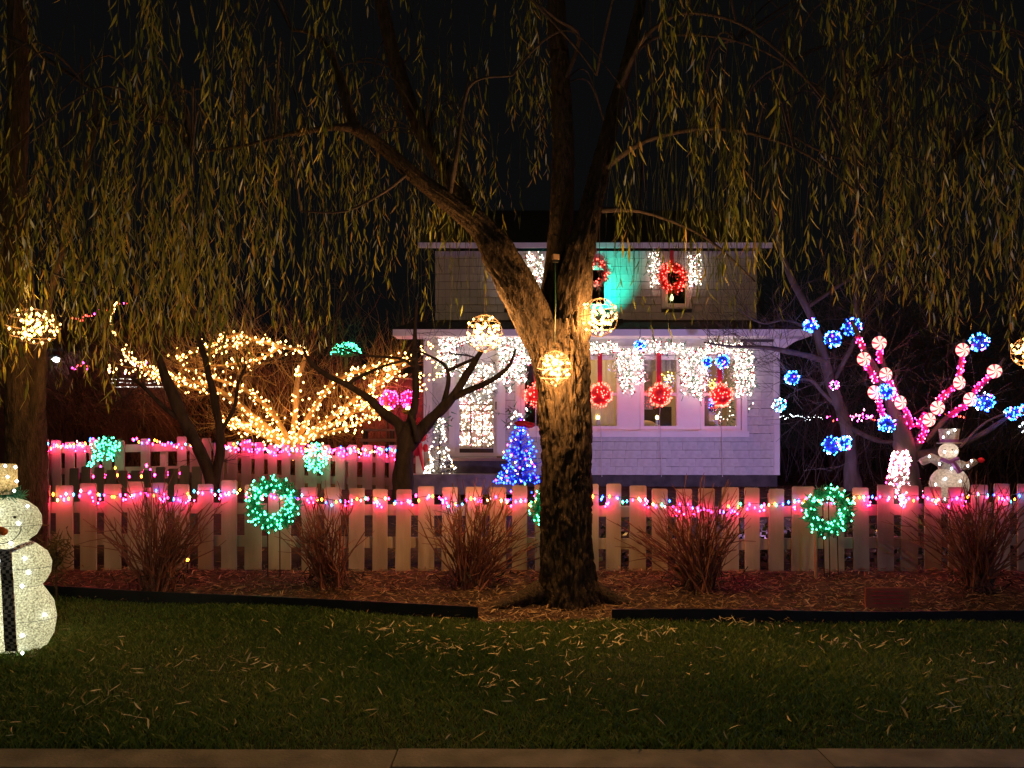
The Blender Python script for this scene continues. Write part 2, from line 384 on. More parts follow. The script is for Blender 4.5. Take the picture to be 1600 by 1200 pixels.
# roofs
def slab(name, x0, x1, ya, za, yb, zb_, th, m, parent):
    b = MB(); b.add([(x0, ya, za), (x1, ya, za), (x1, yb, zb_), (x0, yb, zb_), (x0, ya, za - th), (x1, ya, za - th), (x1, yb, zb_ - th), (x0, yb, zb_ - th)],
      [(0, 1, 2, 3), (7, 6, 5, 4), (0, 4, 5, 1), (1, 5, 6, 2), (2, 6, 7, 3), (3, 7, 4, 0)], m); return b.build(name, parent)
lr0, lr1 = X(614, 14), X(1268, 14)
slab('porch_roof', lr0, lr1, 14.0, 3.78, 16.58, 4.32, .05, 'roof_shingle', house)
tb = MB(); tb.box(((lr0 + lr1) / 2, 13.985, 3.70), (lr1 - lr0, .03, .12), 'trim_paint'); tb.build('fascia', house)
tb = MB(); tb.box(((lr0 + lr1) / 2, 14.25, 3.665), (lr1 - lr0, .50, .02), 'trim_paint'); tb.build('soffit', house)
tb = MB()
tb.add([(lr1 - .02, 14.02, 3.64), (lr1 - .02, 16.5, 3.64), (lr1 - .02, 16.5, 4.24), (lr1 - .02, 14.02, 3.73)], [(0, 1, 2, 3)], 'trim_paint')
tb.add([(XR, 14.5, 3.655), (lr1 - .02, 14.5, 3.655), (lr1 - .02, 16.5, 3.655), (XR, 16.5, 3.655)], [(0, 1, 2, 3)], 'trim_paint')
tb.add([(XR, 14.46, 3.655), (lr1 - .05, 14.46, 3.655), (XR, 14.46, 3.40)], [(0, 1, 2)], 'trim_paint')
tb.build('eave_return', house)
u0, u1 = X(655, 16.1), X(1205, 16.1)
slab('roof', u0, u1, 16.05, 5.88, 19.4, 7.6, .08, 'roof_shingle', house)
slab('roof', u0, u1, 22.6, 5.88, 19.4, 7.6, .08, 'roof_shingle', house)
tb = MB(); tb.box(((u0 + u1) / 2, 16.03, 5.83), (u1 - u0, .03, .11), 'trim_paint'); tb.build('upper_fascia', house)
for x in (ux0 + .08, ux1 - .08):
    tb = MB(); tb.add([(x, DU, 5.9), (x, 22, 5.9), (x, 19.4, 7.5)], [(0, 1, 2)], 'shingle_paint'); tb.build('gable', house)
# lower windows: frame, two sashes, glass; upper windows the same
def window(par, xc, z0, z1, w, y, rail=True, label=None, lintel=.07, twr=False):
    f = MB(); t = .075
    for s in (-1, 1): f.box((xc + s * (w / 2 - t / 2), y + .02, (z0 + z1) / 2), (t, .07, z1 - z0), 'trim_paint')
    for zz in (z0 + t / 2, z1 - t / 2): f.box((xc, y + .02, zz), (w - 2 * t, .07, t), 'trim_paint')
    o = f.build('window', par)
    if label: o['label'] = label
    if rail:
        m = MB(); zm = (z0 + z1) / 2 - .02; m.box((xc, y + .03, zm), (w - 2 * t - .004, .05, .055), 'trim_paint'); m.build('meeting_rail', o)
    if twr:
        m = MB()
        for i in (-1, 1): m.box((xc + i * .1, y + .04, (z0 + z1) / 2 - .32), (.014, .02, .5), 'trim_paint')
        m.build('muntin', o)
    p = MB(); p.box((xc, y + .05, (z0 + z1) / 2), (w - 2 * t - .01, .006, z1 - z0 - 2 * t - .01), 'window_glass'); p.build('pane', o)
    s = MB(); s.box((xc, y - .02, z0 - .02), (w + .1, .08, .04), 'trim_paint'); s.build('sill', o)
    return o
for i, c in enumerate(wc): window(house, hx(c), Zs, Zh, 2 * ww / 1200 * DH, DH - .01, twr=i == 0)
for c, w in upw: window(house, X(c, DU), Z(480, DU), Z(416, DU), .54, DU - .01, rail=False)
for c, w in upw:      # broad white casings of the upper windows
    for s in (-1, 1):
        tb = MB(); tb.box((X(c + s * 21, DU), DU - .02, Z(448, DU)), (.08, .05, .95), 'trim_paint'); tb.build('window_casing', house)
# rooms behind the windows
rb = MB(); rb.box((2.2, 17.4, 2.4), (5.6, .1, 2.6), 'room_tan'); rb.box((2.2, 16, 3.64), (5.6, 2.8, .02), 'room_tan'); rb.box((2.2, 16, 1.3), (5.6, 2.8, .05), 'furniture_dark')
rb.box((hx(889), 16, 2.4), (.05, 2.6, 2.5), 'room_tan')
ro = rb.build('interior', house)
lamp('ceiling_light', 'POINT', (hx(938), 15.6, 3.2), (1, .72, .4), 55, .1, parent=house)
lamp('ceiling_light', 'POINT', (hx(1125), 15.9, 3.2), (1, .7, .38), 12, .1, parent=house)
def panel(name, px0, px1, py0, py1, y, m, wav=.0, par=None):
    b = MB(); n = 18; vs = []
    for k in (0, 1):
        for i in range(n + 1):
            vs.append((X(px0 + (px1 - px0) * i / n, y), y + wav * math.sin(i * 1.9), Z(py0 if k == 0 else py1, y)))
    b.add(vs, [(i, i + 1, n + 2 + i, n + 1 + i) for i in range(n)], m); return b.build(name, par or house)
panel('blind', 911, 967, 556, 672, 14.62, 'blind_cream', .012)
panel('valance', 1003, 1062, 556, 580, 14.62, 'valance_grey', .02)
panel('curtain', 1003, 1020, 580, 640, 14.66, 'valance_grey', .02)
panel('curtain', 1097, 1108, 556, 672, 14.66, 'blind_cream', .02)
panel('blind', 818, 876, 556, 640, 14.62, 'dark_wall', .006)
b = MB(); b.box((hx(1012), 16.2, 2.0), (.5, .4, 1.0), 'room_terracotta'); b.box((hx(1046), 16.0, 2.05), (.62, .4, .8), 'furniture_dark'); b.build('cabinet', house)
def tagged(mbo, l, c, g=None): return tag(mbo, l, c, g)
b = MB(); b.sphere((hx(1014), 14.9, Zs + .09), .22, 'cushion_tan', 14, 8, (1, .7, .5)); tagged(b.build('cushion', smooth=True), 'low tan cushion behind the glass of the third window from the right tree trunk', 'cushion')['label'] = 'low tan cushion lying behind the glass of the dark middle window'
b = MB(); b.sphere((hx(1112), 14.95, Zs + .17), .26, 'cushion_tan', 14, 10, (1, .7, 1.0)); b.sphere((hx(1118), 14.95, Zs + .42), .12, 'furniture_dark', 10, 8); tagged(b.build('toy_bear', smooth=True), 'slumped tan plush toy sitting inside the rightmost front window', 'plush toy')
b = MB(); pts = []
for k in range(90):
    t = R.random(); a = R.uniform(0, 2 * PI); r = .17 * (1 - t); c = Vector((hx(1146) + r * math.cos(a), 15.0 + r * math.sin(a), Zs + .08 + t * .85))
    b.tube([c, c + Vector((math.cos(a) * .07, math.sin(a) * .07, -.03))], .008, 'needle_green', 3)
tr_ = thing('indoor_tree', (hx(1146), 15.0, Zs), 'small green tabletop tree with tiny white lights inside the rightmost front window', 'christmas tree')
b.build('branch_mass', tr_, kind='stuff'); b = MB()
for k in range(46):
    t = R.random(); a = R.uniform(0, 2 * PI); r = .2 * (1 - t); b.bulb((hx(1146) + r * math.cos(a), 15.0 + r * math.sin(a), Zs + .05 + t * .9), .009, 'bulb_white')
b.build('light_set', tr_, kind='stuff')
for i, (px, py, nm, lb) in enumerate([(1043, 590, 'gold', 'small gold reflection in the dark middle window, built as a lit spray'), (1114, 602, 'gold', 'gold reflection in the rightmost front window beside the red ball, built as a lit spray'), (1108, 628, 'blue', 'small blue bulb-made ornament inside the rightmost front window below the gold spray')]):
    t_ = thing('window_reflection', W(px, py, 14.75), lb, 'reflection'); b = MB(); d = MB()  # lit sprays added in place of reflections in the window glass
    for k in range(34):
        v = rsph() * R.uniform(.3, 1) * .13; c = W(px, py, 14.75) + v; b.bulb(c, .009, 'bulb_yellow' if nm == 'gold' else 'bulb_blue'); d.tube([W(px, py, 14.75), c], .003, 'wire_gold', 3)
    d.tube([W(px, py, 14.75), W(px, 556, 14.75)], .003, 'wire_gold', 3)
    b.build('light_set', t_, kind='stuff'); d.build('wire_spray', t_)
# candles on the sills
for px, lb in [(935, 'electric candle on the sill before the closed cream blind'), (1028, 'electric candle on the sill of the dark middle window'), (1122, 'electric candle on the sill beside the plush toy in the rightmost window'), (860, 'electric candle on the sill behind the willow trunk')]:
    z0 = Zs + .075; x = hx(px); y = DH + .085
    t_ = thing('electric_candle', (x, y, z0), 'white ' + lb, 'candle', 'electric candles in the front windows')
    b = MB(); b.lathe((x, y, z0), [(.05, 0), (.05, .02), (.026, .03), (.026, .13)], 'candle_wax', 12); b.build('candle_body', t_, smooth=False)
    b = MB(); b.sphere((x, y, z0 + .165), .03, 'flame', 8, 6, (1, 1, 1.5)); b.build('flame', t_)
# front door with many panes, storm frame, handle
dx0, dx1 = hx(door[0]), hx(door[1]); dz0, dz1 = hz(713), hz(548)
dr = thing('front_door', ((dx0 + dx1) / 2, DH, dz0), '', ''); del dr['label'], dr['category']; dr.parent = house; dr.location = Vector(dr.location) - Vector(house.location); dr['_w'] = [(dx0 + dx1) / 2, DH, dz0]
def dbuild(b, n, **k): return b.build(n, dr, **k)
b = MB(); gx0, gx1, gz0, gz1 = hx(718), hx(771), hz(700), hz(568)
b.box(((dx0 + gx0) / 2, DH + .03, (dz0 + dz1) / 2), (gx0 - dx0, .06, dz1 - dz0), 'trim_paint'); b.box(((dx1 + gx1) / 2, DH + .03, (dz0 + dz1) / 2), (dx1 - gx1, .06, dz1 - dz0), 'trim_paint')
b.box(((gx0 + gx1) / 2, DH + .03, (gz0 + dz0) / 2), (gx1 - gx0, .06, gz0 - dz0), 'trim_paint'); b.box(((gx0 + gx1) / 2, DH + .03, (gz1 + dz1) / 2), (gx1 - gx0, .06, dz1 - gz1), 'trim_paint')
dbuild(b, 'door_frame')
for i in (1, 2):
    b = MB(); x = gx0 + (gx1 - gx0) * i / 3; b.box((x, DH + .035, (gz0 + gz1) / 2), (.024, .03, gz1 - gz0), 'deck_wood'); dbuild(b, 'muntin')
for py in (590, 612, 632, 642, 673):
    b = MB(); b.box(((gx0 + gx1) / 2, DH + .03, hz(py)), (gx1 - gx0, .028, .022), 'deck_wood'); dbuild(b, 'muntin')
b = MB(); b.box(((gx0 + gx1) / 2, DH + .012, hz(704)), (gx1 - gx0, .03, .08), 'furniture_dark'); dbuild(b, 'kick_plate')
b = MB(); b.box(((gx0 + gx1) / 2, DH + .05, (gz0 + gz1) / 2), (gx1 - gx0, .004, gz1 - gz0), 'window_glass'); dbuild(b, 'pane')
b = MB(); b.tube([(hx(775), DH - .04, hz(640)), (hx(775), DH - .055, hz(634)), (hx(775), DH - .04, hz(628))], .012, 'wire_dark', 6); dbuild(b, 'handle')
for s, xx in ((-1, dx0 - .06), (1, dx1 + .08)):
    b = MB(); b.box((xx, DH - .03, (dz0 + dz1) / 2 + .03), (.12 if s < 0 else .16, .06, dz1 - dz0 + .06), 'trim_paint'); dbuild(b, 'door_casing')
b = MB(); b.box(((gx0 + gx1) / 2, DH + .12, (gz0 + gz1) / 2), (gx1 - gx0 + .1, .01, gz1 - gz0 + .1), 'blind_cream'); dbuild(b, 'door_liner')
dl = thing('door_glint_bulbs', ((gx0 + gx1) / 2, DH + .09, gz0), 'added white bulbs standing in for glints in the patterned front door glass', 'string lights'); b = MB()
for k in range(560): b.bulb((R.uniform(gx0, gx1), DH + .085 + R.uniform(-.02, .02), R.uniform(gz0 + .04, gz1)), R.uniform(.008, .014), 'bulb_white' if R.random() < .85 else 'bulb_rose')  # bulbs added behind the panes to mimic glints in patterned glass
b.build('light_set', dl, kind='stuff'); b = MB()
for k in range(14): x = gx0 + (gx1 - gx0) * (k + .5) / 14; b.tube([(x, DH + .1, gz1), (x, DH + .1, gz0 + .03)], .002, 'wire_white', 3)
b.build('wire_drop', dl)
# steps
st = thing('porch_steps', (hx(745), 14.0, .86), 'stone front steps with a wooden landing below the paned door', 'steps')
b = MB(); b.box((hx(738), 14.02, hz(717)), (1.5, .8, .05), 'deck_wood'); b.build('landing_board', st)
b = MB(); b.box((hx(738), 14.05, (hz(719) + .86) / 2), (1.45, .72, hz(720) - .86), 'dark_wall'); b.build('riser', st)
b = MB(); b.box((hx(732), 13.35, .98), (2.0, .62, .34), 'stone'); b.build('step', st)
# teal flood on the porch roof and violet flood in the yard
fl = thing('teal_floodlight', (2.15, 15.35, 4.09), 'small teal floodlight on the porch roof washing the upper shingles', 'floodlight')
b = MB(); b.box((2.15, 15.35, 4.13), (.12, .08, .09), 'wire_dark'); b.tube([(2.15, 15.35, 4.0), (2.15, 15.35, 4.1)], .012, 'wire_dark'); b.build('housing', fl)
lamp('teal_beam', 'SPOT', (2.02, 15.42, 4.2), (.0, 1, .66), 240, .02, target=(1.95, 16.6, 5.3), angle=66, parent=fl, blend=1.0)
fl = thing('violet_floodlight', (3.4, 9.6, .42), 'low violet floodlight in the yard aimed at the cottage windows', 'floodlight')
b = MB(); b.box((3.4, 9.6, .47), (.16, .1, .12), 'wire_dark'); b.tube([(3.4, 9.6, .3), (3.4, 9.6, .42)], .014, 'wire_dark'); b.build('housing', fl)
lamp('violet_beam', 'SPOT', (3.4, 9.69, .5), (.50, .38, 1), 290, .04, target=(2.6, 14.5, 2.2), angle=112, parent=fl, blend=.7)

# ------------------------------------------------------------------ garlands
def garland(name, segs, dens, label, d, tw=.05, parent=None):
    """white twig garland: (px0,py0,px1,py1,width_px) runs"""
    t_ = thing(name, W(segs[0][0], segs[0][1], d), label, 'garland', 'lit white garlands on the cottage')
    bb = MB(); tw_ = MB(); be = MB()
    for x0, y0, x1, y1, w in segs:
        L = math.hypot(x1 - x0, y1 - y0); n = int(L * w * dens)
        nx, ny = -(y1 - y0) / L, (x1 - x0) / L
        for k in range(n):
            t = R.random(); o = R.uniform(-1, 1) * w * .5
            if abs(x1 - x0) < 8 and w > 12:
                t *= .74 + .30 * abs(noise.noise(Vector((round((x0 + o) / 5) * 1.37, d, 3)))) * 2 - .12 * (abs(o) / w * 2) ** 2
            px, py = x0 + (x1 - x0) * t + nx * o + R.gauss(0, 1), y0 + (y1 - y0) * t + ny * o + R.gauss(0, 1)
            dd = d - R.uniform(0, .16)
            c = W(px, py, dd)
            bb.bulb(c, R.uniform(.0085, .015), 'bulb_white' if R.random() < .9 else 'bulb_rose')
            for _ in (0, 1):
                p0 = c + rv(.03); p0.y = d - .06; tw_.tube([p0, p0 + rv(.10)], .007, 'white_twig' if R.random() < .62 else 'needle_green', 3, cap=False)
            if k % 11 == 0: be.sphere(c + rv(.03) + Vector((0, -.03, 0)), .022, 'berry_red', 6, 4)
    bb.build('light_set', t_, kind='stuff'); tw_.build('twig_mass', t_, kind='stuff'); be.build('berry_cluster', t_, kind='stuff')
D1 = DH - .1
garland('garland', [(700, 530, 703, 602, 26), (700, 532, 740, 527, 20), (690, 545, 690, 570, 10)], .095, 'white lit garland hanging down the left side of the front door', D1)
garland('garland', [(740, 528, 780, 530, 20), (798, 525, 803, 612, 42), (822, 545, 824, 575, 14)], .10, 'wide white lit garland hanging between the front door and the willow trunk', D1)
garland('garland', [(832, 545, 966, 543, 17), (985, 545, 988, 618, 40)], .10, 'white lit garland along the window header with a drop right of the blind window', D1)
garland('garland', [(1004, 541, 1068, 544, 18), (1083, 545, 1088, 622, 42)], .10, 'white lit garland with a thick drop between the middle and rightmost windows', D1)
garland('garland', [(1104, 543, 1170, 546, 18), (1162, 550, 1166, 625, 30)], .10, 'white lit garland ending in a drop at the right end of the windows', D1)
D2 = DU - .1
for px, w, lb in [(788, 16, 'lit white garland on the left jamb of the left upper window'), (836, 26, 'lit white garland in the fork of the willow beside the left upper window'), (1022, 17, 'lit white garland left of the upper red wreath'), (1085, 20, 'lit white garland right of the upper red wreath')]:
    garland('garland', [(px, 394, px + (R.uniform(-3, 3)), 462, w)], .085, lb, D2)
# small wreath on the front door
def ring_wreath(name, px, py, d, Rp, rp, bulbm, leafm, label, nb, par=None, face=1, group=None, bow=None, thick=.07):
    c = W(px, py, d); Rm = Rp / 1200 * d; rm = rp / 1200 * d
    t_ = thing(name, c, label, 'wreath', group); f = MB(); b = MB()
    for k in range(int(nb * 7)):
        a = R.uniform(0, 2 * PI); q = rsph(); ctr = c + Vector((math.cos(a) * Rm, 0, math.sin(a) * Rm))
        p = ctr + q * rm * R.uniform(.1, .75); e = p + (q + rv(.5)).normalized() * rm * R.uniform(.5, .8)
        f.tube([p, e], [.009, .003], leafm, 3, cap=False)
    f.tube([c + Vector((math.cos(a) * Rm, 0, math.sin(a) * Rm)) for a in np.linspace(0, 2 * PI, 25)], rm * .35, leafm, 6)
    for k in range(nb):
        a = R.uniform(0, 2 * PI); q = rsph(); q.y = -abs(q.y) if R.random() < .75 else q.y
        b.bulb(c + Vector((math.cos(a) * Rm, 0, math.sin(a) * Rm)) + q * rm * R.uniform(.85, 1.15), (R.uniform(.0085, .0115) if d < 10 else R.uniform(.011, .015)), bulbm)
    f.build('foliage', t_, kind='stuff'); b.build('light_set', t_, kind='stuff')
    return t_, c
ring_wreath('wreath', 748, 600, DH - .1, 22, 11, 'bulb_white', 'needle_white', 'white lit wreath hanging on the paned front door', 130)
t_, c = ring_wreath('wreath', 1050, 434, DU - .14, 17, 8, 'bulb_red', 'tinsel_red', 'red lit wreath on a ribbon before the right upper window', 95)
b = MB(); b.box(c + Vector((0, .03, .42)), (.07, .01, .34), 'ribbon_red'); b.build('ribbon', t_)
t_, c = ring_wreath('wreath', 930, 428, DU - .14, 17, 8, 'bulb_red', 'tinsel_red', 'red lit wreath in the teal light beside the willow trunk', 45)
b = MB(); b.box(c + Vector((0, .03, .42)), (.07, .01, .34), 'ribbon_red'); b.build('ribbon', t_)
b = MB(); b.sphere(W(1050, 465, DU - .05), .05, 'flame', 8, 6, (.5, .5, 1.4)); tag(b.build('electric_candle'), 'yellow electric candle glowing in the right upper window', 'candle')
# red balls on wide ribbons
for px, lb in [(838, 'red light ball half hidden by the left edge of the willow trunk'), (938.5, 'red light ball on a ribbon before the closed cream blind'), (1031.5, 'red light ball on a ribbon before the dark middle window'), (1127, 'red light ball on a ribbon before the rightmost front window')]:
    d = DH - .28; c = W(px, 617, d); r = .215
    t_ = thing('light_ball', c, lb, 'light ball', 'red light balls hung before the front windows')
    b = MB(); b.sphere(c, r * .86, 'tinsel_red', 16, 10); b.build('ball_core', t_, smooth=True)
    b = MB()
    for k in range(115): b.bulb(c + rsph() * r * R.uniform(.93, 1.08), .0135, 'bulb_red')
    b.build('light_set', t_, kind='stuff')
    b = MB(); zt = hz(553); b.box((c.x, d + .12, (zt + c.z + r * .8) / 2), (.085, .012, zt - c.z - r * .8), 'ribbon_red'); b.build('ribbon', t_)
    b = MB(); b.tube(smoothpath([c - Vector((0, 0, r)), W(px - 1, 660, DH - .16), W(px + 1, 680, DH - .14), W(px + 2, 745, DH - .08)]), .006, 'wire_white', 4); b.build('cord', t_)
# ------------------------------------------------------------------ trees
def barktube(mb, pts, rads, m, n=64, step=.025, ridge=.13, seed=0, flare=0):
    """limb with furrowed bark: ridged noise stretched along the limb"""
    P = smoothpath(pts, 8); Rr = []
    k = len(pts) - 1
    for i in range(k):
        for t in range(8): u = t / 8; u = u * u * (3 - 2 * u); Rr.append(rads[i] + (rads[i + 1] - rads[i]) * u)
    Rr.append(rads[-1])
    # resample by length
    L = [0]
    for a, b in zip(P, P[1:]): L.append(L[-1] + (b - a).length)
    cnt = max(6, int(L[-1] / step)); Q = []; RR = []; j = 0
    for i in range(cnt + 1):
        s = L[-1] * i / cnt
        while j < len(L) - 2 and L[j + 1] < s: j += 1
        t = (s - L[j]) / max(1e-6, L[j + 1] - L[j]); Q.append(P[j].lerp(P[j + 1], t)); RR.append(Rr[j] + (Rr[j + 1] - Rr[j]) * t)
    vs = []; u = None
    for i, c in enumerate(Q):
        d = (Q[min(i + 1, cnt)] - Q[max(i - 1, 0)]).normalized()
        if u is None: u = d.cross(Vector((0, 1, .1))).normalized()
        u = (u - d * u.dot(d)).normalized(); w = d.cross(u); s = L[-1] * i / cnt
        for q in range(n):
            a = 2 * PI * q / n; ca, sa = math.cos(a), math.sin(a); r = RR[i]
            wob = noise.noise(Vector((ca * 3.2 + seed, sa * 3.2, s * 2.3)))
            f1 = abs(noise.noise(Vector((ca * 8.5 + wob * 2.2, sa * 8.5 + seed, s * 2.6 + wob))))
            f2 = abs(noise.noise(Vector((ca * 15, sa * 15 + seed, s * 7 + wob * 2))))
            h = (min(f1 * 3.2, 1) - .6) * ridge + (min(f2 * 3, 1) - .6) * ridge * .4 + wob * .10
            if flare and s < .5: h += flare * (1 - s / .5) ** 2 * (.55 + .8 * abs(noise.noise(Vector((ca * 1.6, sa * 1.6, 5)))) * 2)
            vs.append(c + (u * ca + w * sa) * r * (1 + h))
    mb.add(vs, [(i * n + q, i * n + (q + 1) % n, (i + 1) * n + (q + 1) % n, (i + 1) * n + q) for i in range(cnt) for q in range(n)], m)
def grow(mb, p, d, L, r, lev, m, up=.08, spread=.8, kids=4, wander=.22, n=4, ends=None, minr=.0025):
    k = 5; pts = [Vector(p)]; dd = Vector(d).normalized()
    for i in range(k):
        dd = (dd + rv(wander) + Vector((0, 0, up))).normalized(); pts.append(pts[-1] + dd * L / k)
    mb.tube(pts, [max(minr, r * (1 - .75 * i / k)) for i in range(k + 1)], m, n if lev > 1 else 3, cap=False)
    if ends is not None and lev <= 1: ends.append(pts[-1])
    if lev > 0:
        for q in range(kids):
            i = R.randint(1, k); e = (pts[i] - pts[i - 1]).normalized(); s = rsph(); s = (s - e * s.dot(e)).normalized()
            grow(mb, pts[i], e + s * spread, L * R.uniform(.45, .75), r * .5, lev - 1, m, up, spread, kids, wander, n, ends, minr)
def pxlimb(mb, lst, m, n=7, mindepth=None, rough=.35):
    """lst of (px,py,d,radius px)"""
    P = smoothpath([W(a, b, d) for a, b, d, r in lst], 4); rr = []
    for i in range(len(lst) - 1):
        for t in range(4): rr.append((lst[i][3] + (lst[i + 1][3] - lst[i][3]) * t / 4) * lst[i][2] / 1200)
    rr.append(lst[-1][3] * lst[-1][2] / 1200)
    mb.tube(P, rr, m, n, rough=rough); return P
# --- the big willow
WD = 7.6
base = G(888, WD)
willow = thing('willow_tree', base, 'great weeping willow in the middle with a thick furrowed trunk forking before the cottage', 'tree')
def w(px, py, dy=0): return W(px, py, WD + dy)
q = WD / 1200
mb = MB(); barktube(mb, [base - Vector((0, 0, .1)), w(887, 900), w(885, 830), w(884, 750), w(884, 680), w(881, 610), w(876, 550), w(872, 505)], [44 * q, 40 * q, 38 * q, 37 * q, 38 * q, 39 * q, 43 * q, 40 * q], 'bark_willow', 150, .016, .17, 0, .2)
mb.build('trunk', willow, smooth=True)
LIMBS = []
def limb(lst, nm='limb', n=48, seed=1, ridge=.13, parent=None):
    mb = MB(); P = [W(a, b, d) for a, b, d, r in lst]; barktube(mb, P, [r * d / 1200 for a, b, d, r in lst], 'bark_willow', n, .028, ridge, seed); mb.build(nm, parent or willow, smooth=True)
    LIMBS.extend(P[2:])
limb([(866, 585, 7.6, 24), (850, 530, 7.57, 30), (815, 462, 7.5, 29), (784, 405, 7.45, 26), (748, 352, 7.4, 18), (700, 315, 7.3, 13.5), (645, 272, 7.2, 11), (592, 225, 7.1, 9), (550, 199, 7.0, 8)], seed=3, n=84, ridge=.2)
limb([(862, 560, 7.7, 18), (856, 500, 7.75, 19), (868, 430, 7.8, 18), (876, 350, 7.9, 18), (880, 250, 8.0, 17), (876, 130, 8.1, 15), (868, -20, 8.2, 13), (870, -160, 8.3, 9)], seed=5)
limb([(890, 585, 7.6, 24), (892, 520, 7.58, 30), (897, 450, 7.55, 26), (906, 395, 7.55, 22), (920, 340, 7.6, 17), (936, 270, 7.7, 14), (958, 180, 7.8, 11), (985, 80, 7.9, 9), (1010, -40, 8.0, 7)], seed=8, n=84, ridge=.2)
limb([(806, 440, 7.6, 13), (768, 380, 7.9, 14), (718, 300, 8.2, 13), (665, 215, 8.4, 12), (622, 110, 8.6, 11), (590, -20, 8.7, 9)], seed=9, n=24)
limb([(560, 206, 7.0, 8), (546, 175, 7.05, 9), (534, 130, 7.1, 7), (518, 88, 7.1, 5), (495, 55, 7.1, 3.5), (455, 46, 7.1, 2.2)], seed=11, n=16)
limb([(556, 200, 7.0, 7), (520, 199, 6.95, 5), (480, 205, 6.9, 4), (430, 214, 6.8, 3), (380, 228, 6.7, 2.2), (300, 238, 6.5, 1.4)], 'branch', 12, 12)
for k, l in enumerate([
    [(968, 140, 7.8, 6), (1000, 68, 7.6, 4), (1040, 32, 7.4, 3), (1080, 20, 7.2, 2.6), (1150, 34, 7.0, 2.3), (1212, 76, 6.9, 2), (1275, 140, 6.8, 1.8), (1325, 203, 6.7, 1.6), (1390, 236, 6.6, 1.3), (1475, 257, 6.5, 1)],
    [(975, 110, 7.8, 5), (1010, 66, 7.8, 3), (1060, 54, 7.8, 2.3), (1150, 64, 7.7, 2), (1230, 100, 7.6, 1.6), (1300, 160, 7.5, 1.2)],
    [(876, 140, 8.1, 5), (905, 60, 7.8, 3), (870, 30, 7.5, 2.5), (845, 10, 7.3, 2)], [(815, -20, 7.2, 3), (860, 30, 7.2, 2.4), (905, 80, 7.2, 2), (932, 118, 7.2, 1.2)],
    [(700, 315, 7.3, 5), (712, 250, 7.1, 3.4), (725, 160, 7, 2.6), (745, 125, 6.9, 2), (800, 118, 6.8, 1.4)],
    [(640, 268, 7.2, 4), (600, 300, 7.0, 2.5), (540, 330, 6.9, 1.8), (470, 330, 6.8, 1.2)],
    [(936, 270, 7.7, 6), (1010, 220, 7.5, 4), (1120, 200, 7.2, 3), (1240, 230, 6.9, 2), (1340, 300, 6.6, 1.5)],
    [(1210, 190, 7.0, 2), (1260, 225, 6.9, 1.6), (1320, 250, 6.8, 1.2), (1380, 256, 6.7, .9)],
    [(925, 330, 7.6, 5), (1000, 330, 7.7, 3), (1100, 370, 7.7, 2), (1180, 440, 7.6, 1.2)],
    [(0, 355, 6.8, 1.3), (28, 375, 6.8, 1.5), (55, 412, 6.8, 1.7), (120, 440, 6.9, 1.5), (205, 455, 7, 1)],
    [(-60, 50, 7.3, 5), (20, 60, 7.2, 4), (130, 130, 7.1, 2.6), (240, 190, 7.0, 1.6)]]):
    mb = MB(); pxlimb(mb, l, 'bark_dark', 6); mb.build('branch', willow, smooth=True); LIMBS.extend(W(a, b, d) for a, b, d, r in l)
for a in ((-.75, -.25), (.6, -.1)):
    mb = MB(); p0 = base + Vector((a[0] * .35, a[1] * .35, .12)); p2 = base + Vector((a[0] * 1.15, a[1] * 1.0, -.0)); p2.z = gz(p2.x, p2.y) - .02; p1 = (p0 + p2) / 2; p1.z = gz(p1.x, p1.y) + .03
    mb.tube(smoothpath([p0, p1, p2]), [.10, .09, .08, .07, .06, .05, .04, .03, .01], 'bark_willow', 8, rough=.5); mb.build('root', willow, smooth=True)
# second willow at the left edge
lw = thing('willow_tree', G(38, 8.1), 'second willow trunk at the left edge behind the lit snowman', 'tree')
limb([(34, 880, 8.1, 34), (38, 800, 8.1, 31), (42, 700, 8.1, 27), (38, 620, 8.1, 25), (34, 540, 8.1, 24), (28, 430, 8.1, 20), (20, 300, 8.2, 17), (30, 120, 8.3, 14), (20, -60, 8.4, 10)], 'trunk', 40, 21, parent=lw)
limb([(44, 720, 8.1, 14), (56, 650, 8.05, 12), (64, 590, 8.0, 8), (70, 500, 7.9, 6), (100, 380, 7.8, 4), (150, 200, 7.8, 3)], 'limb', 16, 22, parent=lw)
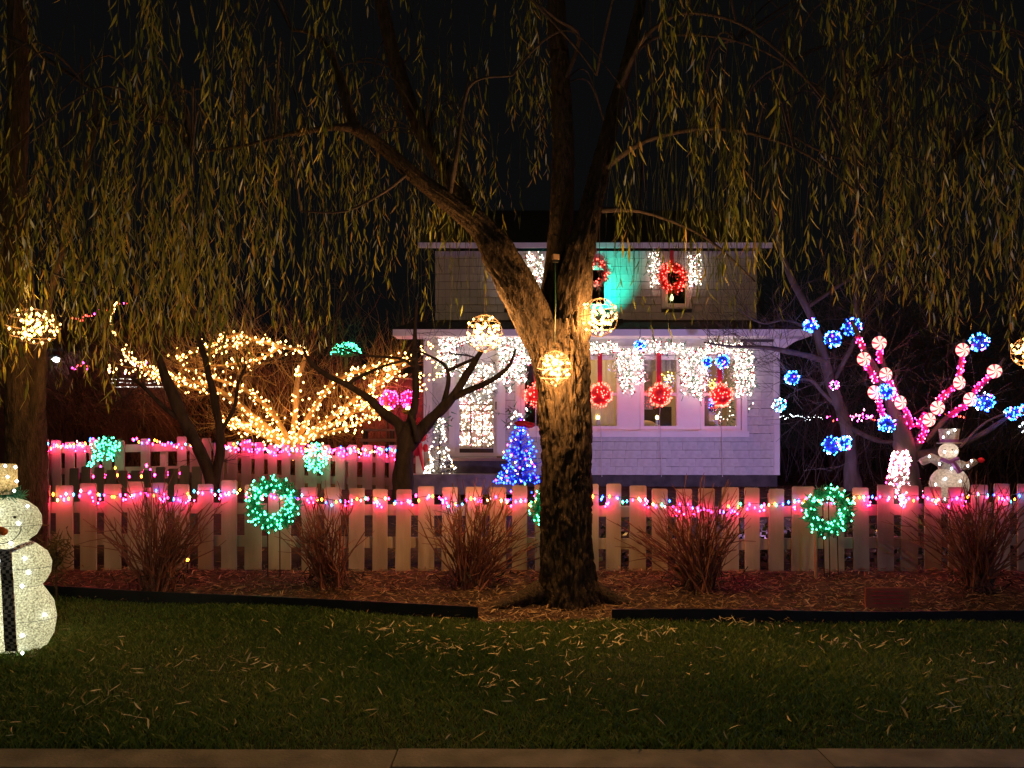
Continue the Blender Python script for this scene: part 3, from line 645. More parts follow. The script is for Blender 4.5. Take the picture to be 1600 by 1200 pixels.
# --- weeping strands
def strand(L, seed, leafy=1.0):
    r = random.Random(seed); V = []; F = []; T = []
    n = int(L / .055); bx, by = r.uniform(-.14, .14), r.uniform(-.14, .14); ph = r.uniform(0, 6); pos = []
    for i in range(n + 1):
        t = i / n; z = -L * t
        pos.append(np.array((bx * t * t * L + .032 * math.sin(ph + t * 6) * L, by * t * t * L + .035 * math.cos(ph + t * 5), z)))
    k = 5 if L > 1 else 4; idx = np.linspace(0, n, k + 1).astype(int)
    for a, b in zip(idx[:-1], idx[1:]):
        s = len(V); w0 = .0022 * (1 - a / n) + .0010
        for p in (pos[a], pos[b]):
            for c in range(3): an = 2.1 * c; V.append(p + np.array((math.cos(an) * w0, math.sin(an) * w0, 0))); T.append(.02)
        for c in range(3): F.append((s + c, s + (c + 1) % 3, s + 3 + (c + 1) % 3, s + 3 + c))
    base = r.uniform(.15, .75); tw = r.uniform(0, 6)
    for i in range(2, n + 1):
        t = i / n
        if r.random() > leafy * (.36 + .6 * t): continue
        az = tw + i * 2.4 + r.uniform(-.6, .6); ll = r.uniform(.07, .145); wd = ll * r.uniform(.10, .16)
        sp = r.uniform(.1, .6); d = np.array((math.cos(az) * sp, math.sin(az) * sp, -1)); d /= np.linalg.norm(d)
        side = np.cross(d, np.array((math.cos(az + r.uniform(-1, 1)), math.sin(az), .2))); side /= np.linalg.norm(side)
        curl = np.array((math.cos(az), math.sin(az), 0)) * r.uniform(-.25, .35) * ll; s = len(V)
        tn = min(1, max(.08, base + r.gauss(0, .16))) if r.random() > .05 else r.uniform(.9, 1)
        for u, ww in ((0, .12), (.35, 1), (.7, .75), (1, .05)):
            c = pos[i] + d * ll * u + curl * u * u
            V.append(c - side * wd * ww * .5); V.append(c + side * wd * ww * .5); T += [tn, tn]
        for u in range(3): F.append((s + 2 * u, s + 2 * u + 1, s + 2 * u + 3, s + 2 * u + 2))
    return np.array(V), np.array(F), np.array(T)
SV = [strand(L, 100 + i, lf) for i, (L, lf) in enumerate([(1.0, 1), (1.3, 1), (1.6, 1), (1.9, 1), (1.2, .9), (1.5, 1), (.8, 1), (2.1, .9), (1.7, .8), (1.1, 1), (1.4, 1), (1.8, .9), (.7, 1), (1.3, .7), (2.2, 1), (1.5, .12), (1.9, .10), (1.2, .15)])]
SL = [1.0, 1.3, 1.6, 1.9, 1.2, 1.5, .8, 2.1, 1.7, 1.1, 1.4, 1.8, .7, 1.3, 2.2, 1.5, 1.9, 1.2]
bot = [(-300, 620), (0, 640), (60, 600), (130, 630), (200, 650), (260, 570), (330, 560), (400, 520), (470, 560), (520, 540), (620, 520), (660, 470), (720, 430), (770, 360), (810, 300), (850, 280), (905, 290), (950, 380), (1020, 400), (1080, 430), (1130, 520), (1170, 540), (1205, 430), (1260, 420), (1310, 500), (1400, 520), (1460, 560), (1520, 560), (1600, 560), (1900, 560)]
den = [(-300, .8), (0, 1), (250, .8), (300, .8), (370, 1.1), (520, 1), (620, .75), (700, .5), (800, .4), (900, .4), (1000, .6), (1050, .9), (1150, .9), (1210, .35), (1270, .45), (1320, 1.1), (1450, 1.2), (1600, 1), (1900, .8)]
places = []; arcs = []
while len(arcs) < 175:
    px = R.uniform(-220, 1820)
    if R.random() > lerp_tab(den, px) / 1.2: continue
    d = R.triangular(5.2, 10.0, 6.6); b0 = lerp_tab(bot, px); py = b0 - abs(R.gauss(0, 1)) * 140
    if R.random() < .12: py = R.uniform(-50, b0)
    if d > 8.8 and 780 < px < 950: continue
    if 470 < px < 960 and d < 8.0 and R.random() < .8: d = R.uniform(8.0, 10)
    c = W(px, py, d); top = c + Vector((R.uniform(-.2, .2), R.uniform(-.2, .2), R.uniform(1.0, 1.7))); arcs.append(top)
    m = R.choice((3, 5, 8, 12))
    bare = R.random() < .16 or (960 < px < 1260 and R.random() < .3)
    for j in range(m):
        v = R.randint(15, 17) if bare or R.random() < .12 else R.randint(0, 14); s = R.uniform(.85, 1.12)
        p = Vector((top.x + R.gauss(0, .12), top.y + R.gauss(0, .15), c.z + SL[v] * s + abs(R.gauss(0, .18)))); 
        places.append((p, v, R.uniform(0, 6.28), s))
# sparse bare and leafy strands high up
for j in range(80):
    px = R.uniform(-150, 1750); d = R.uniform(6, 10); p = W(px, R.uniform(-320, 200), d)
    places.append((p, R.choice((15, 16, 17, 3, 7, 8, 13)), R.uniform(0, 6.28), R.uniform(.9, 1.2)))
for j in range(130):
    px = R.uniform(950, 1260) if j % 4 else R.uniform(640, 760); d = R.uniform(7.5, 10.5); c = W(px, R.uniform(380, 540), d); v = R.choice((15, 16, 17)); s = R.uniform(.85, 1.1)
    places.append((Vector((c.x, c.y, c.z + SL[v] * s)), v, R.uniform(0, 6.28), s)); 
    if j % 5 == 0: arcs.append(Vector((c.x, c.y, c.z + SL[v] * s)))
# thin arching branches that carry the strands
BR = MB()
for k, top in enumerate(arcs):
    a = min(LIMBS, key=lambda q_: (q_ - top).length + (2.5 if q_.z < top.z - .4 else 0)); mid = (a + top) / 2 + Vector((0, 0, .35 + .12 * (a - top).length))
    pts = smoothpath([a, a.lerp(mid, .5) + Vector((0, 0, .1)), mid, mid.lerp(top, .55) + Vector((0, 0, .05)), top], 3)
    if (a - top).length > .05: BR.tube(pts, [.011 - .0075 * i / (len(pts) - 1) for i in range(len(pts))], 'bark_dark', 4, cap=False)
BR.build('twig_mass', willow, kind='stuff')
places.sort(key=lambda t: t[0].y + (3 if not -4.5 < t[0].x < 5.2 else 0))
smesh = []
for i, (V, F, T) in enumerate(SV):
    o = npmesh('weeping_branch', V, F, 'willow_leaf', T); smesh.append(o.data); bpy.data.objects.remove(o)
VV = []; FF = []; TT = []; off = 0
for k, (p, v, rz, s) in enumerate(places):
    if k < 296:
        o = bpy.data.objects.new('weeping_branch', smesh[v]); COL.objects.link(o); o.parent = willow; o.location = p - willow.location; o.rotation_euler = (0, 0, rz); o.scale = (1, 1, s)
    else:
        V, F, T = SV[v]; c, sn = math.cos(rz), math.sin(rz)
        U = np.stack([V[:, 0] * c - V[:, 1] * sn + p.x, V[:, 0] * sn + V[:, 1] * c + p.y, V[:, 2] * s + p.z], 1)
        VV.append(U); FF.append(F + off); TT.append(T); off += len(V)
npmesh('weeping_foliage', np.concatenate(VV), np.concatenate(FF), 'willow_leaf', np.concatenate(TT), willow, 'stuff')

# --- bare yard trees
def bare_tree(name, px, d, label, limbs, m, twigs, cat='tree', tl=.45, tr=.006, lev=1, kids=4, up=.05, group=None):
    b0 = G(px, d); t_ = thing(name, b0, label, cat, group); tw = MB(); allp = []
    for i, l in enumerate(limbs):
        mb = MB(); P = pxlimb(mb, l, m, 10 if i == 0 else 7); mb.build('trunk' if i == 0 else 'limb', t_, smooth=True)
        if i or len(limbs) == 1: allp += [(P[j], (P[j] - P[j - 1])) for j in range(2, len(P))]
    for k in range(twigs):
        p, dd = R.choice(allp); s = rsph(); grow(tw, p, dd.normalized() * .6 + s, tl * R.uniform(.5, 1.3), tr, lev, m if m != 'bark_honey' else 'bark_honey', up, .8, kids)
    if twigs: tw.build('twig_mass', t_, kind='stuff')
    return t_, allp
cb = 10.6
bare_tree('crabapple_tree', 628, cb, 'small dark bare tree with low spreading limbs before the front door', [
    [(627, 800, cb, 19), (628, 765, cb, 16), (631, 720, cb, 14), (634, 690, cb, 15), (640, 660, cb, 10)],
    [(632, 690, cb, 11), (622, 662, cb, 9), (600, 645, cb - .1, 7.5), (575, 622, cb - .2, 6), (540, 600, cb - .3, 5), (505, 583, cb - .3, 4.2), (482, 562, cb - .3, 3), (472, 540, cb - .3, 1.5)],
    [(640, 665, cb, 8), (648, 630, cb, 6.5), (650, 590, cb + .1, 5.5), (649, 565, cb + .1, 6), (648, 520, cb + .1, 3), (652, 470, cb + .1, 1.5)],
    [(637, 700, cb, 12), (655, 675, cb, 11), (680, 648, cb - .1, 9.5), (705, 622, cb - .2, 8), (728, 588, cb - .2, 6), (745, 560, cb - .2, 4.5), (753, 548, cb - .2, 3.5)],
    [(703, 624, cb - .2, 6), (735, 610, cb - .3, 5), (770, 593, cb - .3, 4), (795, 572, cb - .3, 3), (806, 545, cb - .3, 1.8)],
    [(690, 640, cb - .1, 5), (700, 600, cb, 4), (698, 575, cb, 3), (680, 560, cb, 2), (645, 545, cb, 1.5)],
    [(698, 580, cb, 3), (720, 570, cb, 2.4), (740, 558, cb + .1, 1.6), (700, 552, cb, 1)],
    [(652, 690, cb - .1, 5), (648, 668, cb - .2, 4), (643, 650, cb - .2, 3)],
    [(540, 600, cb - .3, 3), (600, 572, cb - .4, 2), (650, 560, cb - .4, 1.5)], [(520, 540, cb, 1), (570, 555, cb, 1.6), (625, 560, cb, 2), (650, 575, cb, 3)]],
    'bark_dark', 60, tl=.4, tr=.005)
ld = 9.8
bare_tree('young_tree', 330, ld, 'dark leaning bare tree with a forked trunk between the two left fences', [
    [(331, 800, ld, 11), (330, 750, ld, 10), (312, 705, ld, 9), (290, 660, ld, 8.5), (268, 612, ld, 8), (252, 570, ld, 6), (243, 530, ld, 4), (238, 470, ld, 2)],
    [(334, 760, ld, 8), (344, 710, ld, 7), (342, 660, ld, 6), (332, 610, ld, 6), (320, 560, ld, 5), (306, 510, ld, 4), (298, 450, ld, 3), (290, 380, ld, 1.5)],
    [(290, 660, ld, 5), (260, 640, ld, 4), (225, 605, ld, 3), (205, 590, ld, 2)],
    [(340, 680, ld, 4), (365, 640, ld, 3), (372, 600, ld, 2.4), (385, 570, ld, 1.4)]], 'bark_dark', 45, tl=.5, tr=.005)
rd = 12.0
bare_tree('slender_tree', 1334, rd, 'slender leaning bare tree right of the cottage hung with blue balls', [
    [(1335, 765, rd, 15), (1331, 740, rd, 10.5), (1330, 700, rd, 9.5), (1322, 665, rd, 9), (1308, 625, rd, 8.5), (1296, 590, rd, 8), (1285, 550, rd, 7), (1272, 505, rd, 6), (1252, 465, rd, 5.5), (1232, 425, rd, 4.5), (1215, 370, rd, 3), (1205, 300, rd, 1.5)],
    [(1290, 565, rd, 5), (1262, 556, rd - .2, 5), (1225, 548, rd - .4, 4), (1190, 543, rd - .6, 3), (1140, 541, rd - .7, 2), (1100, 535, rd - .8, 1.2)],
    [(1300, 600, rd, 3), (1340, 520, rd, 4), (1336, 470, rd, 3), (1345, 400, rd, 2), (1330, 300, rd, 1)],
    [(1312, 640, rd, 3.5), (1290, 618, rd, 3), (1268, 595, rd - .2, 2.4), (1240, 590, rd - .3, 1.5), (1215, 560, rd - .3, 1)],
    [(1262, 480, rd, 3), (1320, 440, rd, 3), (1380, 400, rd, 2), (1440, 340, rd, 1)],
    [(1330, 668, rd, 4), (1350, 680, rd - .3, 3.4), (1375, 690, rd - .6, 3), (1400, 690, rd - .8, 2)],
    [(1275, 520, rd, 3), (1230, 500, rd, 2), (1190, 505, rd, 1.5), (1150, 480, rd, 1)]], 'bark_grey', 120, tl=.7, tr=.006)
pd = 10.6
pep, _ = bare_tree('candy_tree', 1412, pd, 'tree at the right wrapped in pink lights with peppermint candies on its limbs', [
    [(1411, 790, pd, 28), (1411, 760, pd, 25), (1412, 725, pd, 19), (1414, 700, pd, 16), (1408, 670, pd, 12), (1402, 650, pd, 9)],
    [(1410, 690, pd, 12), (1400, 655, pd, 10), (1390, 625, pd, 8), (1378, 600, pd, 7), (1365, 575, pd, 6), (1352, 550, pd, 5), (1340, 522, pd, 4), (1330, 500, pd, 2)],
    [(1404, 640, pd, 6), (1396, 605, pd, 5), (1384, 580, pd, 4), (1376, 550, pd, 3), (1374, 520, pd, 2)],
    [(1422, 705, pd, 10), (1438, 685, pd, 7), (1450, 658, pd, 6), (1468, 632, pd, 5), (1492, 600, pd, 4), (1500, 570, pd, 3.4), (1506, 530, pd, 2)],
    [(1445, 690, pd, 4), (1482, 650, pd, 4), (1512, 625, pd, 3.4), (1545, 592, pd, 3), (1570, 560, pd, 2)],
    [(1425, 712, pd, 11), (1460, 708, pd + .2, 7), (1500, 695, pd + .2, 6), (1540, 675, pd + .2, 4), (1580, 650, pd + .2, 3), (1630, 640, pd, 2)],
    [(1500, 700, pd, 2), (1540, 660, pd, 2), (1590, 640, pd, 1.4)]], 'bark_grey', 60, tl=.6, tr=.005)
# warm lit spreading tree
wd_ = 17.0
WP = [[(455, 712, wd_, 13), (455, 700, wd_, 11), (456, 685, wd_, 9)],
 [(452, 695, wd_, 6), (400, 655, wd_, 5), (345, 612, wd_, 4), (300, 597, wd_, 3.4), (262, 588, wd_, 3), (222, 573, wd_, 2), (196, 552, wd_, 1.4)],
 [(453, 690, wd_, 5), (425, 645, wd_, 4), (385, 610, wd_, 3), (330, 590, wd_, 2.4), (290, 575, wd_, 1.5)],
 [(457, 690, wd_, 5), (462, 635, wd_, 4.5), (465, 590, wd_, 4), (477, 552, wd_, 3.4), (440, 541, wd_, 3), (398, 530, wd_, 2.6), (372, 522, wd_, 2.4), (345, 532, wd_, 2), (315, 545, wd_, 1.6), (280, 562, wd_, 1.4)],
 [(462, 690, wd_, 5), (490, 640, wd_, 4), (520, 598, wd_, 3.4), (560, 580, wd_, 3), (610, 570, wd_, 2.2), (640, 566, wd_, 1.6)],
 [(463, 692, wd_, 5), (515, 655, wd_, 4), (550, 628, wd_, 3.4), (590, 600, wd_, 3), (612, 588, wd_, 2), (628, 575, wd_, 1.4)],
 [(465, 695, wd_, 5), (510, 670, wd_, 4), (550, 645, wd_, 3), (575, 630, wd_, 2.4), (600, 612, wd_, 1.6)],
 [(450, 695, wd_, 5), (405, 668, wd_, 4), (375, 660, wd_, 3), (348, 655, wd_, 2)],
 [(450, 697, wd_, 5), (415, 682, wd_, 4), (385, 672, wd_, 3), (352, 660, wd_, 1.6)],
 [(440, 541, wd_, 2.4), (405, 562, wd_, 2), (370, 568, wd_, 1.6), (325, 572, wd_, 1.2)],
 [(398, 530, wd_, 2), (370, 540, wd_, 1.8), (345, 545, wd_, 1.5), (315, 560, wd_, 1.2)],
 [(222, 573, wd_, 2), (240, 590, wd_, 2), (275, 600, wd_, 2), (320, 612, wd_, 2)],
 [(470, 690, wd_, 4), (530, 672, wd_, 3), (575, 655, wd_, 2.4), (600, 640, wd_, 1.6)]]
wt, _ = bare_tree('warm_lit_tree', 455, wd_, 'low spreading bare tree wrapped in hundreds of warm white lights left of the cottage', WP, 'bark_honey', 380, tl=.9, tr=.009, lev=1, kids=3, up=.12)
b = MB()
for i, l in enumerate(WP):
    P = smoothpath([W(a, c, d) for a, c, d, r in l], 5); L = sum((q2 - q1).length for q1, q2 in zip(P, P[1:]))
    for k in range(int(L * (36 if i in (1, 5, 6, 7, 8, 4, 12) else 24)) if i else 20):
        t = R.random() * (len(P) - 1.001); j = int(t); c = P[j].lerp(P[j + 1], t - j)
        b.bulb(c + rv(1) * R.choice((.08, .12, .2)) + Vector((0, -.06, 0)), R.uniform(.017, .026), 'bulb_warm')
b.build('light_set', wt, kind='stuff')
for a_, b_ in ((330, 585), (400, 555), (455, 640), (540, 615), (400, 655), (600, 585)): lamp('fill_glow', 'POINT', W(a_, b_, wd_ - .35), (1, .50, .16), 10, .3, parent=wt)  # unseen fill lights added to boost the bulbs on the bark
# small warm lights in front of the door side of the cottage
ns = thing('string_lights', W(665, 570, 13.2), 'loose warm string lights looped from the lit tree to the left corner of the cottage', 'string lights'); b = MB(); wr = MB()
for l in ([(636, 566), (655, 545), (672, 540), (690, 560), (690, 585), (668, 590), (655, 578)], [(655, 585), (660, 600), (661, 612)], [(655, 548), (668, 560), (684, 570)]):
    P = smoothpath([W(a, c, 13.3) for a, c in l], 5); wr.tube(P, .004, 'wire_green', 3)
    for p in P[::1]: b.bulb(p + rv(.06), .016, 'bulb_warm')
b.build('light_set', ns, kind='stuff'); wr.build('wire', ns)
# distant bare trees and thickets
for i, (px, d, h, lb) in enumerate([(120, 19, 4.2, 'dim bare tree behind the far left fence near the magenta lights'), (560, 22, 4.6, 'dim bare tree behind the small green lit tree'), (395, 23, 4.8, 'dim bare tree behind the top of the warm lit tree'),
      (1300, 19, 5.2, 'dim bare tree behind the slender tree at the right'), (1480, 17, 5.0, 'dim bare tree behind the peppermint tree'), (1620, 18, 5.0, 'dim bare tree at the right edge of the yard')]):
    b0 = G(px, d); t_ = thing('bare_tree', b0, lb, 'tree', 'dim bare trees at the back of the yard'); mb = MB(); mb.tube([b0, b0 + Vector((.1, 0, h * .35)), b0 + Vector((0, 0, h * .6))], [.13, .1, .05], 'twig', 7); mb.build('trunk', t_)
    mb = MB()
    for k in range(13): a = R.uniform(0, 6.28); grow(mb, b0 + Vector((0, 0, h * R.uniform(.2, .55))), (math.cos(a), math.sin(a), .5), h * .45, .03, 3, 'twig', .05, .8, 4, minr=.005)
    mb.build('twig_mass', t_, kind='stuff')
mb = MB()
for k in range(900):
    px = R.uniform(60, 640); d = R.uniform(17.6, 20); b0 = G(px, d); grow(mb, b0, (R.uniform(-.6, .6), R.uniform(-.3, .3), 1), R.uniform(1.2, 2.9), .011, 1, 'twig_red', -.02, .7, 3, minr=.004)
tk = mb.build('thicket', kind='stuff'); tag(tk, 'tangled reddish bare thicket behind the warm lit tree', 'thicket')
mb = MB()
for k in range(420):
    px = R.uniform(1225, 1720); d = R.uniform(14.5, 20); b0 = G(px, d); grow(mb, b0, (R.uniform(-.6, .6), R.uniform(-.3, .3), 1), R.uniform(1.0, 3.2), .01, 1, 'twig', -.02, .7, 3, minr=.004)
tk = mb.build('thicket', kind='stuff'); tag(tk, 'dark tangled bare thicket right of the cottage', 'thicket')
# dense evergreen hedge mass behind
mb = MB()
for k in range(2600):
    px = R.uniform(285, 560); d = R.uniform(18.5, 19.5); c = W(px, R.uniform(625, 700), d); mb.tube([c, c + rv(.22)], [.03, .004], 'hedge_green', 3, cap=False)
hd = mb.build('hedge', kind='stuff'); tag(hd, 'low dark evergreen hedge behind the warm lit tree', 'hedge')
# ------------------------------------------------------------------ fences
def picket_fence(label, d, px0, px1, pitch, wpx, top_fn, bot_fn, mat, rails, skip=(), group='picket fences', wide=(), yoff=None, post_every=9):
    """pickets one by one, two rails, posts behind"""
    x0, x1 = X(px0, d), X(px1, d); t_ = thing('picket_fence', ((x0 + x1) / 2, d, gz((x0 + x1) / 2, d)), label, 'fence', group)
    px = px0; i = 0
    while px < px1:
        w_ = wpx * R.uniform(.93, 1.07)
        if any(a <= px <= b for a, b in wide): w_ *= 1.35
        if not any(a < px < b for a, b in skip):
            c = px + w_ / 2; zt = Z(top_fn(c) + R.uniform(-3, 3), d); ln = R.gauss(0, .007); zb_ = Z(bot_fn(c), d)
            b = MB(); xx = X(c, d); ww_ = w_ * d / 1200; th = .022; yy = d + R.uniform(-.006, .006)
            k = .012
            b.add([(xx - ww_ / 2, yy, zb_), (xx + ww_ / 2, yy, zb_), (xx + ww_ / 2, yy, zt - k), (xx + ww_ / 2 - k, yy, zt), (xx - ww_ / 2 + k, yy, zt), (xx - ww_ / 2, yy, zt - k)] +
                  [(xx - ww_ / 2, yy + th, zb_), (xx + ww_ / 2, yy + th, zb_), (xx + ww_ / 2, yy + th, zt - k), (xx + ww_ / 2 - k, yy + th, zt), (xx - ww_ / 2 + k, yy + th, zt), (xx - ww_ / 2, yy + th, zt - k)],
                  [(0, 1, 2, 3, 4, 5), (11, 10, 9, 8, 7, 6)] + [(a, 6 + a, 6 + (a + 1) % 6, (a + 1) % 6) for a in range(6)], mat)
            b.v = [(v_[0] + ln * (v_[2] - zb_), v_[1], v_[2]) for v_ in b.v]; o = b.build('picket', t_)
        px += pitch * (w_ / wpx if w_ > wpx * 1.2 else 1) + R.uniform(-1, 1) * pitch * .03; i += 1
    for ry, rh in rails:
        n = max(1, int((px1 - px0) / 300)); 
        for s in range(n):
            a, e = px0 + (px1 - px0) * s / n, px0 + (px1 - px0) * (s + 1) / n
            b = MB(); za = Z(ry + top_fn(a) - top_fn(px0 + 1), d); ze = Z(ry + top_fn(e) - top_fn(px0 + 1), d); h = rh * d / 2400
            xa, xe = X(a, d), X(e, d) - .004; y0_, y1_ = d + .03, d + .068
            b.add([(xa, y0_, za - h), (xe, y0_, ze - h), (xe, y0_, ze + h), (xa, y0_, za + h), (xa, y1_, za - h), (xe, y1_, ze - h), (xe, y1_, ze + h), (xa, y1_, za + h)],
                  [(0, 1, 2, 3), (7, 6, 5, 4), (0, 4, 5, 1), (2, 6, 7, 3), (1, 5, 6, 2), (0, 3, 7, 4)], mat); b.build('rail', t_)
    p = px0 + pitch * .7
    while p < px1:
        b = MB(); zt = Z(top_fn(p) + 8, d); zz = gz(X(p, d), d) - .05; b.box((X(p, d), d + .12, (zt + zz) / 2), (.09, .09, zt - zz), mat); b.build('post', t_); p += pitch * post_every
    return t_
FT = [(-200, 760), (50, 757), (330, 754), (345, 750), (400, 755), (560, 763), (800, 762), (860, 758), (920, 754), (1000, 760), (1060, 764), (1210, 764), (1290, 761), (1480, 759), (1560, 755), (1800, 752)]
FBt = [(-200, 893), (400, 890), (560, 892), (950, 893), (1400, 898), (1800, 900)]
ft = lambda x: lerp_tab(FT, x); fbm = lambda x: lerp_tab(FBt, x)
picket_fence('long white picket fence in front of the cottage carrying the multicoloured string lights', 8.5, -130, 1760, 36.6, 24.5, ft, fbm, 'fence_paint', [(796, 17), (847, 17)], wide=[(1235, 1290), (396, 460)])
BT = [(60, 690), (330, 690), (390, 686), (400, 692), (560, 697), (660, 699)]
bt = lambda x: lerp_tab(BT, x)
picket_fence('white picket fence beside the left corner of the cottage behind the dark small tree', 14.2, 334, 652, 21.0, 14.5, bt, lambda x: 772, 'fence_paint', [(711, 9), (745, 12)])
picket_fence('short white picket fence at the far left under a thick pink light string', 12.2, 62, 330, 19.5, 14.5, lambda x: 689 - (5 if x > 200 else 0), lambda x: 775, 'fence_paint', [(703, 12), (737, 10)], skip=((196, 206), (236, 262)))
picket_fence('picket fence coloured dark as if backlit, with pink lights glowing through its gaps', 10.4, 108, 300, 19, 14.5, lambda x: 733 - abs(x - 200) * .03, lambda x: 800, 'fence_shaded', [(752, 9)])
# tall white post at the house end of the back fence
t_ = thing('gate_post', (X(656, 13.9), 13.9, .84), 'white square post at the house end of the back picket fence', 'post'); b = MB(); b.box((X(656, 13.9), 13.9, (Z(662, 13.9) + .8) / 2), (.13, .13, Z(662, 13.9) - .8), 'trim_paint'); b.build('post', t_)
b = MB(); b.box((X(656, 13.9), 13.9, Z(661, 13.9) + .01), (.17, .17, .03), 'trim_paint'); b.build('cap', t_)
b = MB(); s0 = [(650, 672, .05), (655, 660, .06), (646, 690, .08), (652, 700, .10), (660, 680, .08), (665, 700, .05)]
for a, c, r in s0: b.sphere(W(a, c, 13.72), r, 'ribbon_red', 10, 6, (1, .5, 1.5))
b.tube([W(650, 670, 13.7), W(655, 700, 13.7), W(662, 735, 13.7)], [.05, .045, .02], 'ribbon_red', 6); b.tube([W(660, 670, 13.7), W(648, 700, 13.7), W(645, 712, 13.7)], [.05, .05, .02], 'ribbon_red', 6)
t2 = tag(b.build('bow', smooth=True), 'large red bow with long tails tied on the white post left of the door', 'bow')

# ------------------------------------------------------------------ light strings along the fences
def string(label, d, pts, step_px, cols, r, drop=.03, jit=2.0, back=.0, wire='wire_green', cat='string lights', big=None):
    P = [W(a, b_, d) for a, b_ in pts]; t_ = thing('string_lights', P[len(P) // 2], label, cat, 'string lights on the fences'); S = smoothpath(P, 6)
    w_ = MB(); w_.tube(S, .004, wire, 4); w_.build('wire', t_)
    b = MB(); L = 0
    for a, c in zip(S, S[1:]):
        n = max(1, round((c - a).length / (step_px * d / 1200) + R.uniform(-.3, .3)))
        for k in range(n):
            p = a.lerp(c, R.random()) + Vector((0, R.uniform(-.012, .012) + back, -drop * R.uniform(-.3, 1.3) + R.gauss(0, jit) * d / 1200))
            b.bulb(p, r * R.uniform(.85, 1.15), R.choices(*cols)[0], 1.6)
    b.build('light_set', t_, kind='stuff'); return t_
mult = (['bulb_pink', 'bulb_blue', 'bulb_teal', 'bulb_orange', 'bulb_rose', 'bulb_azure', 'bulb_warm'], [8, 2.4, 1.4, 3.4, 2, 1.6, 1.2])
def sag(x0, x1, step, fn, amp=4):
    out = []; x = x0; i = 0
    while x < x1: out.append((x, fn(x) + (amp if i % 2 else -amp * .4) + R.uniform(-2, 2))); x += step; i += 1
    return out
string('multicoloured string lights along the top of the front picket fence left of the willow', 8.45, sag(52, 848, 44, lambda x: ft(x) + 16), 17, mult, .0135)
string('multicoloured string lights along the front picket fence right of the willow', 8.45, sag(905, 1640, 44, lambda x: ft(x) + (16 + 12 * math.exp(-((x - 1110) / 110) ** 2))), 17, mult, .0135)
def blobs(label, d, pts, r, n=6):  # extra bulb clumps added to flush the pickets with pink glow
    t_ = thing('pink_glow_bulbs', W(*pts[len(pts) // 2], d), label, 'string lights', 'string lights on the fences'); b = MB()
    for px, py in pts:
        for k in range(n): b.bulb(W(px + R.uniform(-7, 7), py + R.uniform(-5, 6), d) + Vector((0, R.uniform(-.03, -.01), 0)), r * R.uniform(.8, 1.1), 'bulb_hot', 1.5)
    b.build('light_set', t_, kind='stuff')
fl_ = [65, 100, 152, 203, 252, 298, 350, 490, 545, 592, 640, 692, 745, 795]; fr_ = [952, 1010, 1062, 1090, 1145, 1190, 1245, 1352, 1405, 1460, 1505, 1570]
blobs('added clumps of hot pink bulbs casting glow on the front pickets left of the willow', 8.47, [(x, ft(x) + R.uniform(20, 26)) for x in fl_], .0085, 4)
blobs('added clumps of hot pink bulbs casting glow on the front pickets right of the willow', 8.47, [(x, ft(x) + R.uniform(22, 28) + 10 * math.exp(-((x - 1110) / 110) ** 2)) for x in fr_], .0085, 4)
string('string lights draped over the back picket fence beside the cottage', 14.12, sag(336, 655, 26, lambda x: bt(x) + 5, 3), 8, mult, .017)
string('second strand of pink lights just under the first on the back picket fence', 14.12, sag(340, 655, 32, lambda x: bt(x) + 10, 3), 10, (['bulb_pink', 'bulb_rose'], [3, 1]), .016)
blobs('added pink bulb clumps casting glow on the back pickets beside the cottage', 14.15, [(x, bt(x) + 13) for x in range(368, 650, 33)], .008, 3)
string('thick pink light string along the far left picket fence', 12.12, sag(66, 145, 20, lambda x: 694, 2) + [(146, 683)], 6, mult, .015)
blobs('added pink bulb clumps casting glow on the far left pickets', 12.15, [(x, 699) for x in range(74, 145, 16)] , .008, 3)
string('string lights looping along the fence behind the leaning dark tree', 12.12, sag(205, 334, 26, lambda x: 688 + (x > 240) * 5, 3), 8, mult, .015)
string('pink lights glowing behind the dark backlit fence', 10.5, sag(112, 300, 19, lambda x: 738, 1), 9, (['bulb_pink', 'bulb_magenta', 'bulb_orange'], [6, 1, 1]), .016, drop=.08, jit=4)
string('dim red string lights along the far right fence behind the peppermint tree', 18, sag(1290, 1510, 24, lambda x: 651, 1), 7, (['bulb_red', 'bulb_magenta', 'bulb_rose'], [3, 2, 1]), .016)
string('tiny cool white lights far behind the right corner of the cottage', 24, sag(1216, 1292, 14, lambda x: 651, 1), 10, (['bulb_cool'], [1]), .009)
string('bright magenta run of lights left of the peppermint tree', 13, sag(1322, 1378, 14, lambda x: 651, 1), 4, (['bulb_magenta', 'bulb_rose', 'bulb_red'], [2, 2, 1]), .013, jit=3)
string('magenta lights on the dark house at the far left', 19, [(112, 572), (122, 571), (138, 572)], 4, (['bulb_magenta', 'bulb_red'], [2, 1]), .018, jit=3)
string('red lights strung high at the far left under the willow branches', 19, [(112, 499), (130, 497), (150, 488), (202, 471)], 9, (['bulb_magenta', 'bulb_red'], [1, 2]), .016, jit=2)
string('short run of warm lights hanging high at the far left', 17, [(184, 470), (178, 483), (172, 497), (175, 510), (182, 530)], 3, (['bulb_warm'], [1]), .018, jit=3)
string('warm and magenta lights scattered at the end of the lit tree near the dark house', 17.4, [(195, 553), (205, 562), (212, 572), (250, 570), (245, 578), (176, 580), (172, 572)], 5, (['bulb_warm', 'bulb_rose', 'bulb_magenta'], [4, 1, 1]), .02, jit=3)

